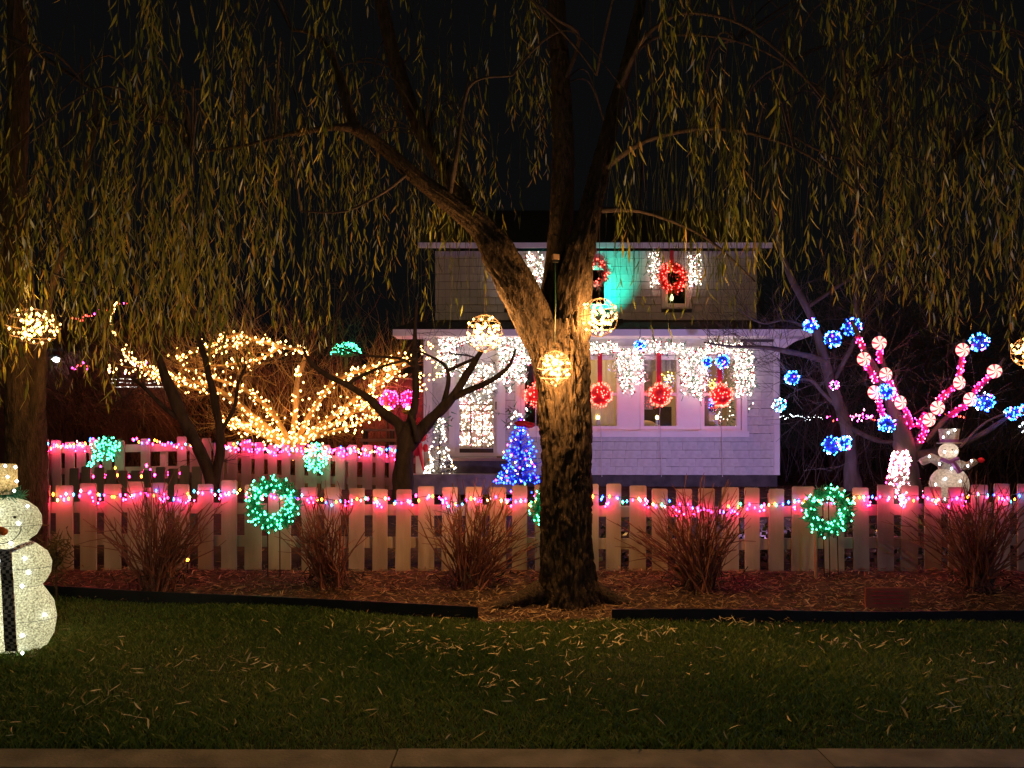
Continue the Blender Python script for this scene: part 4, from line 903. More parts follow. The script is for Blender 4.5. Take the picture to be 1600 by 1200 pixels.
# ------------------------------------------------------------------ hanging balls
def ball(px, py, rpx, d, label, cols, nb, br, group, core=None, cage='wire_green', squash=1, hang=60, rings=6, inner=.9, cat='light ball', half=None):
    c = W(px, py, d); r = rpx * d / 1200; t_ = thing('light_ball', c, label, cat, group); b = MB(); f = MB()
    for k in range(rings):
        ax = Matrix.Rotation(PI * k / rings + .2, 3, 'Z'); f.tube([c + ax @ Vector((math.cos(a) * r, 0, math.sin(a) * r * squash)) for a in np.linspace(0, 2 * PI, 19)], .002, cage, 3)
    for zz in (-.55, 0, .55): f.tube([c + Vector((math.cos(a) * r * math.sqrt(1 - zz * zz), math.sin(a) * r * math.sqrt(1 - zz * zz), zz * r * squash)) for a in np.linspace(0, 2 * PI, 19)], .0035, cage, 3)
    f.build('wire_cage', t_)
    for k in range(nb):
        v = rsph() * r * (R.uniform(inner, 1.06) if cols is not wb_ else R.uniform(.35, 1.06)); v.z *= squash
        if half and not half(v / r): continue
        b.bulb(c + v, br * R.uniform(.8, 1.15), R.choices(*cols)[0])
    b.build('light_set', t_, kind='stuff')
    if cols is wb_: lamp('fill_glow', 'POINT', c, (1, .48, .14), 110 if 700 < px < 1000 else 45, r * .5, parent=t_)  # unseen fill light added inside warm balls to brighten the trunk
    if core: m = MB(); m.sphere(c, r * .8, core, 14, 9, (1, 1, squash)); m.build('ball_core', t_, smooth=True)
    if hang: h = MB(); h.tube([c + Vector((0, 0, r * squash)), W(px + 1, py - rpx - hang, d + .05)], .0035, cage, 3); h.build('hanger', t_)
    return t_
wb_ = (['bulb_warm_big'], [1]); G1 = 'warm white light balls hung in the willows'
ball(52, 510, 38, 7.2, 'large warm white light ball hanging at the far left before the second willow', wb_, 90, .0135, G1, cage='twig', squash=.72, hang=160)
ball(757, 521, 29, 7.6, 'warm white light ball hanging above the front door, left of the willow trunk', wb_, 70, .0135, G1, cage='twig', hang=110)
ball(936, 496, 30, 7.3, 'warm white light ball touching the right side of the willow fork', wb_, 70, .013, G1, cage='twig', hang=120)
ball(866, 575, 27, 7.12, 'warm white light ball hung against the front of the willow trunk', wb_, 60, .0125, G1, cage='twig', hang=140, half=lambda v: v.z > -.35 or v.x > -.3)
ball(1604, 550, 22, 9, 'warm white light ball cut off by the right edge of the picture', wb_, 50, .018, G1, cage='twig')
bx = MB(); c = W(868, 402, 7.3); bx.box(c, (.06, .05, .05), 'deck_wood', .3); bx.box(c + Vector((0, 0, -.035)), (.05, .04, .025), 'wire_dark', .3); tag(bx.build('timer_box'), 'small tan plug box hanging in the fork of the willow above the warm ball', 'plug box')
wr = MB(); wr.tube([W(867, 410, 7.3), W(868, 470, 7.2), W(866, 545, 7.14)], .005, 'wire_green', 4); tag(wr.build('power_cord'), 'green power cord running down the willow trunk to the warm ball', 'cord')
bc = (['bulb_azure', 'bulb_blue', 'bulb_cool', 'bulb_magenta'], [6, 6, 1.2, 1]); G2 = 'blue light balls hung in the right trees'
for px, py, r, d, lb in [(1267, 508, 11, 11.6, 'small blue ball just right of the porch roof edge'), (1302, 530, 13, 11.2, 'blue ball between two others near the top of the slender tree'), (1331, 511, 14.5, 11, 'highest large blue ball above the pink wrapped limb'),
        (1238, 590, 11, 11.5, 'blue ball right of the cottage corner at window height'), (1385, 612, 12, 10.2, 'blue ball before the left limb of the peppermint tree'), (1386, 663, 13, 10.2, 'blue ball low before the trunk of the peppermint tree'),
        (1300, 696, 14.5, 11.2, 'larger ball of the lowest blue pair'), (1321, 692, 11, 11, 'smaller ball of the lowest blue pair beside the slender trunk'), (1530, 535, 14, 10.6, 'blue ball high in the right limbs of the peppermint tree'),
        (1538, 628, 14.5, 10.3, 'blue ball beside the lower right peppermint'), (1582, 645, 11, 10.6, 'blue ball near the right edge of the picture'), (1602, 640, 9, 10.8, 'blue ball cut by the right edge of the picture'),
        (1000, 540, 9, 12.8, 'small blue ball before the garland right of the blind window'), (1129, 565, 11, 12.4, 'blue ball before the ribbon of the rightmost red ball'), (1105, 566, 8, 13, 'small faint blue ball left of another before the garland')]:
    ball(px, py, r, d, lb, bc, 64, .0105, G2, core='tinsel_glow_blue', cage='wire_dark', hang=22)
ball(1217, 632, 11, 11.6, 'ringed cool white and blue ball at the cottage corner', (['bulb_cool', 'bulb_azure', 'bulb_magenta'], [3, 4, 1]), 56, .0105, G2, cage='wire_dark', hang=20)
ball(1304, 602, 7, 11.2, 'tiny white and violet ball on the slender trunk', (['bulb_cool', 'bulb_magenta'], [1, 1]), 22, .009, G2, cage='wire_dark', hang=12)
ball(1598, 668, 7, 10.6, 'tiny cool white ball at the right edge below the blue ones', (['bulb_cool'], [1]), 20, .009, G2, cage='wire_dark', hang=12)
mg = (['bulb_magenta', 'bulb_pink'], [2, 1])
# shed with two magenta balls over yellow planters
sx0, sx1, sy = X(556, 18), X(662, 18), 18.0
sh = thing('garden_shed', ((sx0 + sx1) / 2, sy, .95), 'dark red shed behind the small bare tree with two magenta balls in front', 'shed')
for i in range(11):
    b = MB(); w_ = (sx1 - sx0) / 11; b.box((sx0 + w_ * (i + .5), sy, (Z(592, 18) + .9) / 2), (w_ - .012, .03, Z(592, 18) - .9), 'brick_red'); b.build('plank', sh)
b = MB(); b.box(((sx0 + sx1) / 2, sy + 1.0, (Z(592, 18) + .9) / 2), (sx1 - sx0, 1.9, Z(592, 18) - .95), 'dark_wall'); b.build('body', sh)
slab('roof', sx0 - .15, sx1 + .15, sy - .2, Z(592, 18) + .02, sy + 2.2, Z(570, 18) + .3, .06, 'roof_shingle', sh)
ball(607, 624, 15, 17.2, 'left magenta light ball before the dark red shed', mg, 80, .015, 'magenta light balls at the shed', core='tinsel_pink', hang=10)
ball(640, 624, 14, 17.2, 'right magenta light ball before the dark red shed', mg, 70, .015, 'magenta light balls at the shed', core='tinsel_pink', hang=10)
for px, lb in ((606, 'small glowing yellow bowl under the left magenta ball'), (638, 'small glowing yellow bowl under the right magenta ball')):
    c = W(px, 642, 17.2); t_ = thing('lamp_bowl', c, lb, 'lamp'); b = MB(); b.lathe(c - Vector((0, 0, .09)), [(.05, 0), (.14, .05), (.16, .11)], 'wire_gold', 12); b.build('bowl', t_); b = MB(); b.sphere(c + Vector((0, 0, .02)), .075, 'bulb_yellow', 8, 5); b.build('bulb', t_); b = MB(); b.tube([c - Vector((0, 0, .09)), Vector((c.x, c.y, .95))], .02, 'wire_dark'); b.build('stand', t_)
# potting bench
c = W(592, 672, 16.2); t_ = thing('potting_bench', (c.x, c.y, .95), 'dark outdoor bench with a pale top left of the small bare tree', 'bench')
b = MB(); b.box(c, (.62, .4, .035), 'stone'); b.build('top', t_); b = MB(); b.box(W(594, 688, 16.1), (.78, .5, .06), 'deck_wood'); b.build('shelf', t_)
for sx in (-.28, .28):
    for sy_ in (-.16, .16): b = MB(); b.box((c.x + sx, c.y + sy_, (c.z + .93) / 2), (.05, .05, c.z - .95), 'furniture_dark'); b.build('leg', t_)
# small green lit tree far away
c = W(541, 553, 19.5); t_ = thing('green_lit_tree', G(541, 19.5), 'small umbrella shaped tree in green lights above the warm lit tree', 'tree'); b = MB(); f = MB()
for k in range(130):
    v = rsph(); v.z = abs(v.z) * .95 - .35 * R.random(); b.bulb(c + Vector((v.x * .38, v.y * .38, v.z * .27 + .05)) * 1 , R.uniform(.011, .017), 'bulb_teal')
for k in range(60): v = rsph(); v.z = abs(v.z); f.tube([c - Vector((0, 0, .1)), c + Vector((v.x * .36, v.y * .36, v.z * .27))], .006, 'needle_green', 3)
f.build('crown', t_, kind='stuff'); b.build('light_set', t_, kind='stuff'); b = MB(); g0 = G(541, 19.5); b.tube([g0, c + Vector((0, 0, -.1))], .05, 'bark_honey', 6); b.build('trunk', t_)
# neighbouring dark house far left
nx0, nx1, ny = X(-90, 21), X(268, 21), 21.0
nh = thing('neighbour_house', ((nx0 + nx1) / 2, ny, 1), 'dark clapboard house at the far left with a white lamp and a self-glowing railing', 'house')
b = MB(); b.box(((nx0 + nx1) / 2, ny + 2, (Z(548, 21) + .9) / 2), (nx1 - nx0, 3.9, Z(548, 21) - .9), 'brick_red'); b.build('wall', nh)
b = MB(); z = 1.0
while z < Z(552, 21): b.box(((nx0 + nx1) / 2, ny + .035, z), (nx1 - nx0, .03, .12), 'brick_red', 0); z += .14
b.build('clapboard', nh, kind='stuff')
slab('roof', nx0 - .3, nx1 + .3, ny - .4, Z(546, 21), ny + 2.2, Z(546, 21) + 1.2, .1, 'roof_shingle', nh)
for i in range(7):
    b = MB(); c = W(178 + i * 12 + (i > 3) * 6, 598 + R.uniform(-1, 1), 20.6); b.box(c, (.13, .03, .02), 'glow_strip'); b.box(c + Vector((0, 0, .10)), (.12, .03, .018), 'glow_strip'); b.build('glowing_rail', nh)  # rails glow by themselves, porch light put into their material
b = MB(); b.box(W(222, 604.5, 20.6), (1.5, .04, .02), 'glow_strip'); b.build('glowing_rail', nh)
t_ = thing('wall_lamp', W(88, 562, 19.8), 'bright white wall lamp on the dark house at the far left', 'lamp'); b = MB(); b.sphere(W(88, 562, 20.6), .085, 'bulb_cool', 10, 6, (1.3, 1, .8)); b.build('bulb', t_); b = MB(); b.box(W(88, 557, 20.8), (.2, .3, .04), 'wire_dark'); b.build('hood', t_)

# ------------------------------------------------------------------ wreaths on stands
G3 = 'green lit wreaths standing at the fences'
def stand(t_, c, r, d, xs):
    for k in xs:
        b = MB(); x = c.x + k; b.tube([(x, d + .05, c.z + r * .5), (x + .01, d + .03, gz(x, d) - .05)], .006, 'wire_dark', 4); b.build('stand_rod', t_)
t_, c = ring_wreath('wreath', 426, 787, 8.25, 30, 15, 'bulb_teal', 'needle_green', 'green lit wreath on wire legs before the left part of the front fence', 150, group=G3); stand(t_, c, .2, 8.25, (-.07, .06))
t_, c = ring_wreath('wreath', 1293, 799, 8.25, 28, 14, 'bulb_green', 'needle_green', 'green lit wreath with a red bow before the right part of the front fence', 100, group=G3); stand(t_, c, .2, 8.25, (-.03, .03, .12))
b = MB(); b.tube([Vector((c.x - .115, 8.28, c.z - .05)), Vector((c.x - .12, 8.26, gz(c.x, 8.26) - .05))], .019, 'deck_wood', 6); b.build('wooden_stake', t_)
b = MB(); b.sphere(c + Vector((-.045, -.02, .125)), .05, 'ribbon_red', 8, 6, (1, .5, .6)); b.sphere(c + Vector((.04, -.02, .125)), .05, 'ribbon_red', 8, 6, (1, .5, .6)); b.sphere(c + Vector((0, -.03, .12)), .025, 'ribbon_red', 8, 6); b.build('bow', t_, smooth=True)
t_, c = ring_wreath('wreath', 866, 793, 8.2, 26, 13, 'bulb_green', 'needle_green', 'green lit wreath almost hidden behind the left side of the willow trunk', 90, group=G3); stand(t_, c, .2, 8.2, (-.07, .06))
def bush_lights(name, px, py, rx, ry, d, label, n, mat, br):
    c = W(px, py, d); t_ = thing(name, c, label, 'wreath', G3); f = MB(); b = MB(); sx, sz = rx * d / 1200, ry * d / 1200
    for k in range(n * 4): v = rsph(); p = Vector((v.x * sx, v.y * sx * .5, v.z * sz)) * R.uniform(.3, .95); f.tube([c + p, c + p * 1.1 + rv(.05)], [.006, .002], 'needle_green', 3, cap=False)
    for k in range(n): v = rsph(); v.y = -abs(v.y); b.bulb(c + Vector((v.x * sx, v.y * sx * .5, v.z * sz)) * (R.uniform(.5, 1.02)), br, mat)
    f.build('foliage', t_, kind='stuff'); b.build('light_set', t_, kind='stuff'); return t_
bush_lights('lit_wreath', 497, 716, 23, 25, 14.0, 'round green lit wreath on the back picket fence beside the cottage', 110, 'bulb_teal', .015)
t_ = bush_lights('lit_swag', 166, 702, 26, 20, 11.8, 'drooping green lit swag at the far left fence', 95, 'bulb_teal', .0125); b = MB(); f = MB()
c0 = t_.location
for k in range(26): u = R.random(); p = W(150 - 14 * u + R.uniform(-5, 5), 712 + 24 * u, 11.7); b.bulb(p, .0125, 'bulb_teal'); f.tube([p, p + rv(.07)], .005, 'needle_green', 3)
b.build('light_set', t_, kind='stuff'); f.build('foliage', t_, kind='stuff')

# ------------------------------------------------------------------ small christmas tree, white tree, yard ornaments
def lit_cone(name, px, pyt, pyb, wpx, d, label, cols, nb, br, twig, nt, hang=0):
    bp = G(px, d); top = W(px, pyt, d); bz = Z(pyb, d); h = top.z - bz; rr = wpx / 2 / 1200 * d; t_ = thing(name, bp, label, 'christmas tree'); f = MB(); b = MB(); tk_ = MB()
    tk_.tube([bp, (top.x, d, top.z)], [.035, .008], 'bark_dark', 6); tk_.build('trunk', t_)
    for k in range(nt):
        t = R.random() ** 1.3; a = R.uniform(0, 6.28); r = rr * (1 - t) ** .85 * R.uniform(.7, 1.05) + .03; z = bz + h * t
        e = Vector((top.x + r * math.cos(a), d + r * math.sin(a), z + .06 * R.random())); s = Vector((top.x, d, z - .03))
        f.tube([s, e], [.009, .003], twig, 3, cap=False)
        for q_ in range(5): u = R.uniform(.3, 1); p = s.lerp(e, u); f.tube([p, p + rv(.07)], [.005, .002], twig, 3, cap=False)
    for k in range(nb):
        t = R.random() ** 1.5; a = R.uniform(0, 6.28); r = rr * (1 - t) ** .85 * R.uniform(.55, 1.15) + .02
        b.bulb((top.x + r * math.cos(a), d + r * math.sin(a), bz + h * t), br * R.uniform(.8, 1.2), R.choices(*cols)[0])
    for k in range(hang): px_ = px + R.choice((-30, -18, -12, 20, 28)) + R.uniform(-3, 3); b.bulb(W(px_, pyb + R.uniform(0, 28), d - .1), br, R.choices(*cols)[0])
    f.build('branch_mass', t_, kind='stuff'); b.build('light_set', t_, kind='stuff'); return t_
lit_cone('christmas_tree', 813, 656, 755, 76, 11.6, 'small yard tree glowing blue with multicoloured bulbs left of the willow trunk', (['bulb_deep', 'bulb_azure', 'bulb_magenta', 'bulb_warm', 'bulb_teal', 'bulb_rose'], [20, 3, 3.5, 1.6, 1.5, .6]), 210, .0135, 'tinsel_glow_blue', 130, 12)  # white twigs coloured blue, the bulbs' glow put into their colour
lit_cone('christmas_tree', 687, 656, 742, 48, 13.6, 'slim white lit tree standing left of the front door', (['bulb_white', 'bulb_warm'], [8, 1]), 120, .014, 'needle_white', 150)
b = MB(); b.sphere(W(815, 662, 11.4), .09, 'ribbon_red', 10, 6, (1.2, .5, .6)); b.sphere(W(826, 664, 11.4), .08, 'ribbon_red', 10, 6, (1.2, .5, .6)); tag(b.build('bow', smooth=True), 'small red bow on top of the blue lit yard tree', 'bow')
for px, py, d, lb in ((806, 653, 13.8, 'cluster of pale leaves and white lights beside the window left of the willow'), (684, 657, 13.5, 'green sprig with white lights above the slim white tree')):
    t_ = thing('lit_sprig', W(px, py, d), lb, 'greenery'); f = MB(); b = MB()
    for k in range(60): p = W(px, py, d) + Vector((R.gauss(0, .13), R.gauss(0, .05), R.gauss(0, .07))); f.tube([p, p + rv(.10)], [.014, .002], 'twig_olive' if k % 3 else 'needle_green', 3)
    for k in range(16): b.bulb(W(px, py, d) + Vector((R.gauss(0, .12), -.1, R.gauss(0, .06))), .016, 'bulb_white')
    f.build('leaf_mass', t_, kind='stuff'); b.build('light_set', t_, kind='stuff')
# peppermints and pink limb wraps
PM = [(1374, 536, 'peppermint candy at the tip of the upright left limb'), (1350, 561, 'peppermint candy highest on the leaning left limb'), (1384, 585, 'peppermint candy in the middle of the upright left limb'), (1366, 613, 'peppermint candy partly behind a blue ball'),
      (1407, 629, 'peppermint candy lowest on the left limbs'), (1504, 547, 'peppermint candy at the top of the right limb beside a blue ball'), (1554, 580, 'peppermint candy farthest right on its limb'), (1499, 598, 'peppermint candy in the middle of the right limb'),
      (1516, 624, 'peppermint candy touching the big blue ball at the right'), (1465, 637, 'upper of two overlapping peppermint candies'), (1452, 656, 'lowest peppermint candy just above the pink wrapped fork')]
for px, py, lb in PM:
    d = pd - .28; c = W(px, py, d); r = .092; t_ = thing('peppermint_light', c, 'lit ' + lb, 'candy light', 'peppermint candies on the pink lit tree')
    rot = R.uniform(0, 6); til = R.uniform(-.3, .3); nseg = 12; b = {'candy_white': MB(), 'candy_red': MB()}
    Mx = Matrix.Rotation(til, 3, 'Z')
    for k in range(nseg):
        nm = 'candy_white' if k % 2 else 'candy_red'; sw = .25 if k % 2 else -.25
        for face in (-1, 1):
            vs = [];
            for i, rad in enumerate((0, .35, .7, .92, 1.0)):
                for j in range(4):
                    a = rot + 2 * PI * (k + (j / 3) * (1.3 if nm == 'candy_white' else .7) + (0 if nm == 'candy_red' else -.3)) / nseg + (1 - rad) * .6
                    if nm == 'candy_red': pass
                    dep = .035 * (1 - rad ** 4) + .004
                    vs.append(c + Mx @ Vector((math.cos(a) * r * rad, face * dep, math.sin(a) * r * rad)))
            b[nm].add(vs, [(i * 4 + j, i * 4 + j + 1, (i + 1) * 4 + j + 1, (i + 1) * 4 + j) for i in range(4) for j in range(3)], nm)
    b['candy_white'].build('white_swirl', t_); b['candy_red'].build('red_swirl', t_)
TB = [((1339, 525), (1349, 546), 'top end of the leaning left limb'), ((1374, 546), (1375, 568), 'upright left limb below its top candy'), ((1354, 570), (1370, 598), 'leaning left limb between two candies'), ((1388, 594), (1400, 624), 'left limb between blue ball and lowest candy'),
      ((1371, 622), (1380, 652), 'left limb above the low blue ball'), ((1413, 637), (1425, 668), 'left limb just above the fork'), ((1504, 556), (1499, 588), 'right limb below its top candy'), ((1490, 604), (1466, 626), 'right limb between its two middle candies'),
      ((1547, 588), (1521, 612), 'far right limb below its candy'), ((1508, 634), (1483, 650), 'right limb below the big blue ball'), ((1448, 666), (1437, 693), 'base of the right limb over the fork'), ((1446, 645), (1433, 668), 'right limb beside the lowest candies')]
for a, e, lb in TB:
    d = pd - .14; A, E = W(*a, d), W(*e, d); t_ = thing('pink_light_wrap', (A + E) / 2, 'pink light sleeve on the ' + lb, 'light sleeve', 'pink light sleeves on the peppermint tree')
    s = MB(); s.tube([A, (A + E) / 2, E], [.034, .038, .034], 'tinsel_pink', 8); s.build('sleeve', t_); b = MB(); ax = (E - A).normalized(); u = ax.orthogonal().normalized()
    for k in range(int((E - A).length / .011)):
        t = R.random(); an = R.uniform(0, 6.28); b.bulb(A.lerp(E, t) + (Matrix.Rotation(an, 3, ax) @ u) * .042, .0085, R.choice(('bulb_pink', 'bulb_magenta', 'bulb_pink', 'bulb_rose')))
    b.build('light_set', t_, kind='stuff')
t_ = thing('trunk_lights', W(1411, 740, pd), 'dense net of pink white lights around the trunk of the peppermint tree', 'string lights'); b = MB(); w_ = MB()
for k in range(330):
    u = R.random(); py = 704 + 66 * u; hw = 16 + 14 * u; a = R.uniform(PI, 2 * PI) if R.random() < .8 else R.uniform(0, PI); b.bulb(W(1411 + math.cos(a) * hw, py, pd + math.sin(a) * hw / 113), R.uniform(.010, .016), R.choices(['bulb_rose', 'bulb_white', 'bulb_pink'], [5, 5, 1])[0])
for k in range(9): w_.tube([W(1411 + math.cos(a) * (16 + 14 * k / 8), 706 + 64 * k / 8 + 2 * math.sin(a * 2), pd + math.sin(a) * (16 + 14 * k / 8) / 113) for a in np.linspace(0, 6.28, 17)], .003, 'wire_white', 3)
for k in range(26): b.bulb(W(1409 + R.uniform(-10, 10) * (1 - k / 60), 768 + k * .9, 8.44 + (1 - k / 26) * .02), .010, R.choice(('bulb_rose', 'bulb_pink', 'bulb_white')))
b.build('light_set', t_, kind='stuff'); w_.build('wire_net', t_)
# small snowman at the right
sd = 10.0
def ssph(px, py, r, sc=(1, 1, 1)): c = W(px, py, sd); return c, r * sd / 1200
t_ = thing('snowman_figure', G(1482, sd), 'small lit wire snowman with a white top hat and purple scarf at the right', 'snowman'); 
b = MB(); c, r = ssph(1483, 757, 30); b.sphere(c, r, 'snow_mesh_far', 20, 12, (1, .7, .95)); c, r = ssph(1484, 727, 18); b.sphere(c, r, 'snow_mesh_far', 16, 10, (1, .7, .9)); c, r = ssph(1482, 705, 15); b.sphere(c, r, 'snow_mesh_far', 16, 10, (1, .8, .85))
b.tube([W(1472, 724, sd), W(1455, 715, sd), W(1440, 722, sd)], [.07, .06, .05], 'snow_mesh_far', 8); b.tube([W(1496, 726, sd), W(1512, 728, sd), W(1524, 720, sd)], [.07, .05, .045], 'snow_mesh_far', 8); b.build('body', t_, smooth=True)
b = MB(); b.sphere(W(1533, 719, sd), .045, 'glove_red', 8, 6, (1.1, .7, .8)); b.build('glove', t_, smooth=True)
b = MB(); b.lathe(W(1483, 693, sd), [(.15, 0), (.15, .012), (.105, .014), (.125, .19)], 'snow_mesh_far', 20); b.build('hat', t_); b = MB(); b.lathe(W(1483, 692, sd), [(.108, 0), (.112, .045)], 'purple_cloth', 20); b.build('hat_band', t_)
b = MB(); b.tube([W(1470, 717, sd - .12), W(1483, 722, sd - .14), W(1497, 716, sd - .12)], .025, 'purple_cloth', 6); b.tube([W(1488, 721, sd - .14), W(1500, 738, sd - .15)], [.03, .035], 'purple_cloth', 6); b.build('scarf', t_)
b = MB()
for x, y in ((1477, 703), (1488, 703)): b.sphere(W(x, y, sd - .11), .011, 'eye_black', 6, 4)
b.build('eyes_face', t_); b = MB()
for x, y in ((1474, 683), (1482, 676), (1492, 672), (1494, 706), (1468, 725), (1487, 732), (1512, 728), (1518, 720), (1477, 748), (1462, 757), (1500, 752), (1452, 713), (1488, 768), (1476, 706)): b.bulb(W(x, y, sd - .16), .015, 'bulb_cool')
b.build('light_set', t_, kind='stuff')
lamp('inner_light', 'POINT', W(1483, 752, sd), (1, .85, .7), 1.2, .05, parent=t_); lamp('inner_light', 'POINT', W(1482, 706, sd), (1, .85, .7), .9, .03, parent=t_)
bpy.data.objects[[o.name for o in bpy.data.objects if o.name.startswith('eyes_face')][0]].name = 'face'

# ------------------------------------------------------------------ lit snowman in the left foreground
sn = 6.0; g0 = G(4, sn); t_ = thing('snowman', g0, 'large glowing snowman with a gingham scarf at the left edge of the lawn', 'snowman')
def body_seg(pys, cx, rows, name, m='snow_mesh'):
    """rows of (py, half width px): flattened lathe"""
    b = MB(); n = 36; vs = []
    for py, hw in rows:
        c = W(cx, py, sn); r = hw * sn / 1200
        for j in range(n): a = 2 * PI * j / n; vs.append((c.x + r * math.cos(a), c.y + r * .55 * math.sin(a), c.z))
    k = len(rows); b.add(vs, [(i * n + j, i * n + (j + 1) % n, (i + 1) * n + (j + 1) % n, (i + 1) * n + j) for i in range(k - 1) for j in range(n)], m); return b.build(name, t_, smooth=True)
def arc(top, bot, hw, k=10, p=.5): return [(top + (bot - top) * i / k, hw * max(.05, math.sin(PI * (i + .001) / k)) ** p) for i in range(k + 1)]
body_seg(0, 3, [(1022, 50), (1008, 68), (990, 78), (965, 82), (940, 78), (922, 66), (914, 60), (908, 66), (895, 73), (878, 75), (862, 68), (850, 52), (842, 30), (840, 5)], 'body')
body_seg(0, 3, [(852, 20), (845, 38), (835, 52), (820, 60), (805, 59), (793, 52), (783, 38), (778, 20), (776, 3)], 'head')
rings = MB()
for cx, py, hw in ((3, 914, 61), (3, 885, 75), (3, 965, 83), (3, 820, 61)):
    c = W(cx, py, sn); r = hw * sn / 1200 * 1.005; rings.tube([(c.x + r * math.cos(a), c.y + r * .56 * math.sin(a), c.z) for a in np.linspace(0, 2 * PI, 33)], .0022, 'wire_dark', 3)
rings.build('wire_frame', t_)
b = MB(); c = W(23, 808, sn - .29); b.sphere(c, .011, 'eye_black', 8, 6); b.build('eye', t_); b = MB(); c = W(-12, 808, sn - .29); b.sphere(c, .011, 'eye_black', 8, 6); b.build('eye', t_)
b = MB(); c = W(0, 830, sn - .30); b.tube([c + Vector((-.02, .02, 0)), c + Vector((.05, -.03, .0))], [.036, .028], 'nose_orange', 10); b.build('nose', t_, smooth=True)
b = MB(); b.tube(smoothpath([W(-26, 828, sn - .24), W(-14, 843, sn - .27), W(3, 849, sn - .27), W(20, 844, sn - .27), W(31, 832, sn - .25), W(33, 822, sn - .24)]), .0035, 'eye_black', 4); b.build('mouth', t_)
b = MB(); b.tube([(c0_.x, c0_.y, c0_.z) for c0_ in smoothpath([W(-36, 852, sn - .12), W(-10, 860, sn - .24), W(12, 862, sn - .25), W(36, 852, sn - .14), W(50, 848, sn)])], .017, 'gingham', 8)
def ribbon(P, w_, m):
    vs = []
    for p in P: vs += [p + Vector((-w_ / 2, -.004, 0)), p + Vector((w_ / 2, -.004, 0)), p + Vector((w_ / 2, .006, 0)), p + Vector((-w_ / 2, .006, 0))]
    k = len(P); b.add(vs, [(i * 4 + j, i * 4 + (j + 1) % 4, i * 4 + 4 + (j + 1) % 4, i * 4 + 4 + j) for i in range(k - 1) for j in range(4)] + [(0, 1, 2, 3), (4 * k - 1, 4 * k - 2, 4 * k - 3, 4 * k - 4)], m)
ribbon(smoothpath([W(8, 858, sn - .30), W(10, 890, sn - .40), W(12, 920, sn - .36), W(14, 960, sn - .42), W(16, 1000, sn - .40), W(18, 1018, sn - .36)], 4), .085, 'gingham'); b.build('scarf', t_)
b = MB()
for x, y in ((45, 815), (36, 845), (10, 816), (26, 870), (58, 868), (62, 890), (55, 910), (40, 885), (40, 935), (76, 958), (36, 968), (55, 985), (55, 1012), (20, 1015), (1, 965), (3, 910), (-30, 870), (-20, 930), (2, 792), (-25, 990)):
    c = W(x, y, sn); hw = 60 if y < 850 else 76; u = (x - 3) / hw; off = .55 * math.sqrt(max(0, 1 - u * u)) * hw * sn / 1200; b.bulb((c.x, c.y - off - .008, c.z), .015, 'bulb_cool', 1)
b.build('light_set', t_, kind='stuff')
lamp('inner_light', 'POINT', W(3, 965, sn), (1, .97, .80), 6.5, .12, parent=t_); lamp('inner_light', 'POINT', W(3, 880, sn), (1, .97, .80), 4.6, .1, parent=t_); lamp('inner_light', 'POINT', W(3, 815, sn), (1, .97, .80), 3, .08, parent=t_); lamp('hat_fill_light', 'POINT', W(-6, 752, sn), (1, .8, .5), 2, .03, parent=t_)  # the last light is added inside the hat to brighten it
f = MB(); b = MB()
for k in range(420): v = rsph(); p = W(-4, 775, sn) + Vector((v.x * .17, v.y * .1, abs(v.z) * .07 - .01)); f.tube([p, p + rv(.06)], [.006, .002], 'needle_green', 3)
f.build('greenery_mass', t_, kind='stuff')
b.lathe(W(-8, 772, sn), [(.17, .0), (.17, .02), (.155, .03), (.15, .22), (.14, .235)], 'tinsel_gold', 26); b.build('hat', t_); b = MB()
for x, y in ((22, 767), (43, 791), (2, 803), (26, 752), (24, 730), (8, 728), (12, 745)): b.bulb(W(x, y, sn - .12), .013, 'bulb_cool', 1)
b.build('light_set', t_, kind='stuff')
# ------------------------------------------------------------------ shrubs before the front fence
def shrub(px, d, label, spread, top, n):
    g0 = G(px, d); mb = MB(); tp = Z(top, d); lean = R.uniform(-.22, .22)
    for k in range(n):
        a = R.uniform(-1, 1) + lean; q_ = R.uniform(-1, 1); h = (tp - g0.z) * R.uniform(.55, 1.0) * (1 - .22 * a * a); s = g0 + Vector((R.gauss(0, .07), R.gauss(0, .06), -.02))
        ex = a * spread * d / 1200 * R.uniform(.5, 1.0); ey = q_ * .3
        P = [s + Vector((ex * (t ** 1.2), ey * t, h * (t - .12 * abs(a) * t * t))) + Vector((noise.noise(Vector((k, t * 3, 0))) * .10, noise.noise(Vector((k, t * 3, 9))) * .08, 0)) * min(1, t * 3) for t in (0, .2, .4, .6, .8, 1)]
        mb.tube(P, [.0105, .009, .0075, .006, .0045, .003], 'twig_red', 4, cap=False)
        for w_ in range(R.randint(1, 5)):
            i = R.randint(1, 4); dd = (P[i + 1] - P[i]).normalized() + rv(.75); L_2 = R.uniform(.1, .34); e = P[i] + dd.normalized() * L_2; mb.tube([P[i], (P[i] + e) / 2 + rv(.015), e], [.006, .0045, .0025], 'twig_red', 3, cap=False)
    t_ = thing('bare_shrub', g0, label, 'shrub', 'bare red twigged shrubs before the fence'); mb.build('stem_mass', t_, kind='stuff')
    lb = MB()
    for k in range(90): p = g0 + Vector((R.gauss(0, .16), R.gauss(0, .12), R.uniform(.0, .18))); lb.tube([p, p + rv(.08)], .006, 'bark_dark', 3)
    lb.build('base_mass', t_, kind='stuff')
shrub(248, 7.9, 'bare shrub before the fence, nearest the lit snowman', 120, 722, 72)
shrub(516, 8.0, 'narrow bare shrub before the fence between the left wreath and the willow', 72, 738, 52)
shrub(738, 8.0, 'dense bare shrub before the fence just left of the willow trunk', 108, 736, 88)
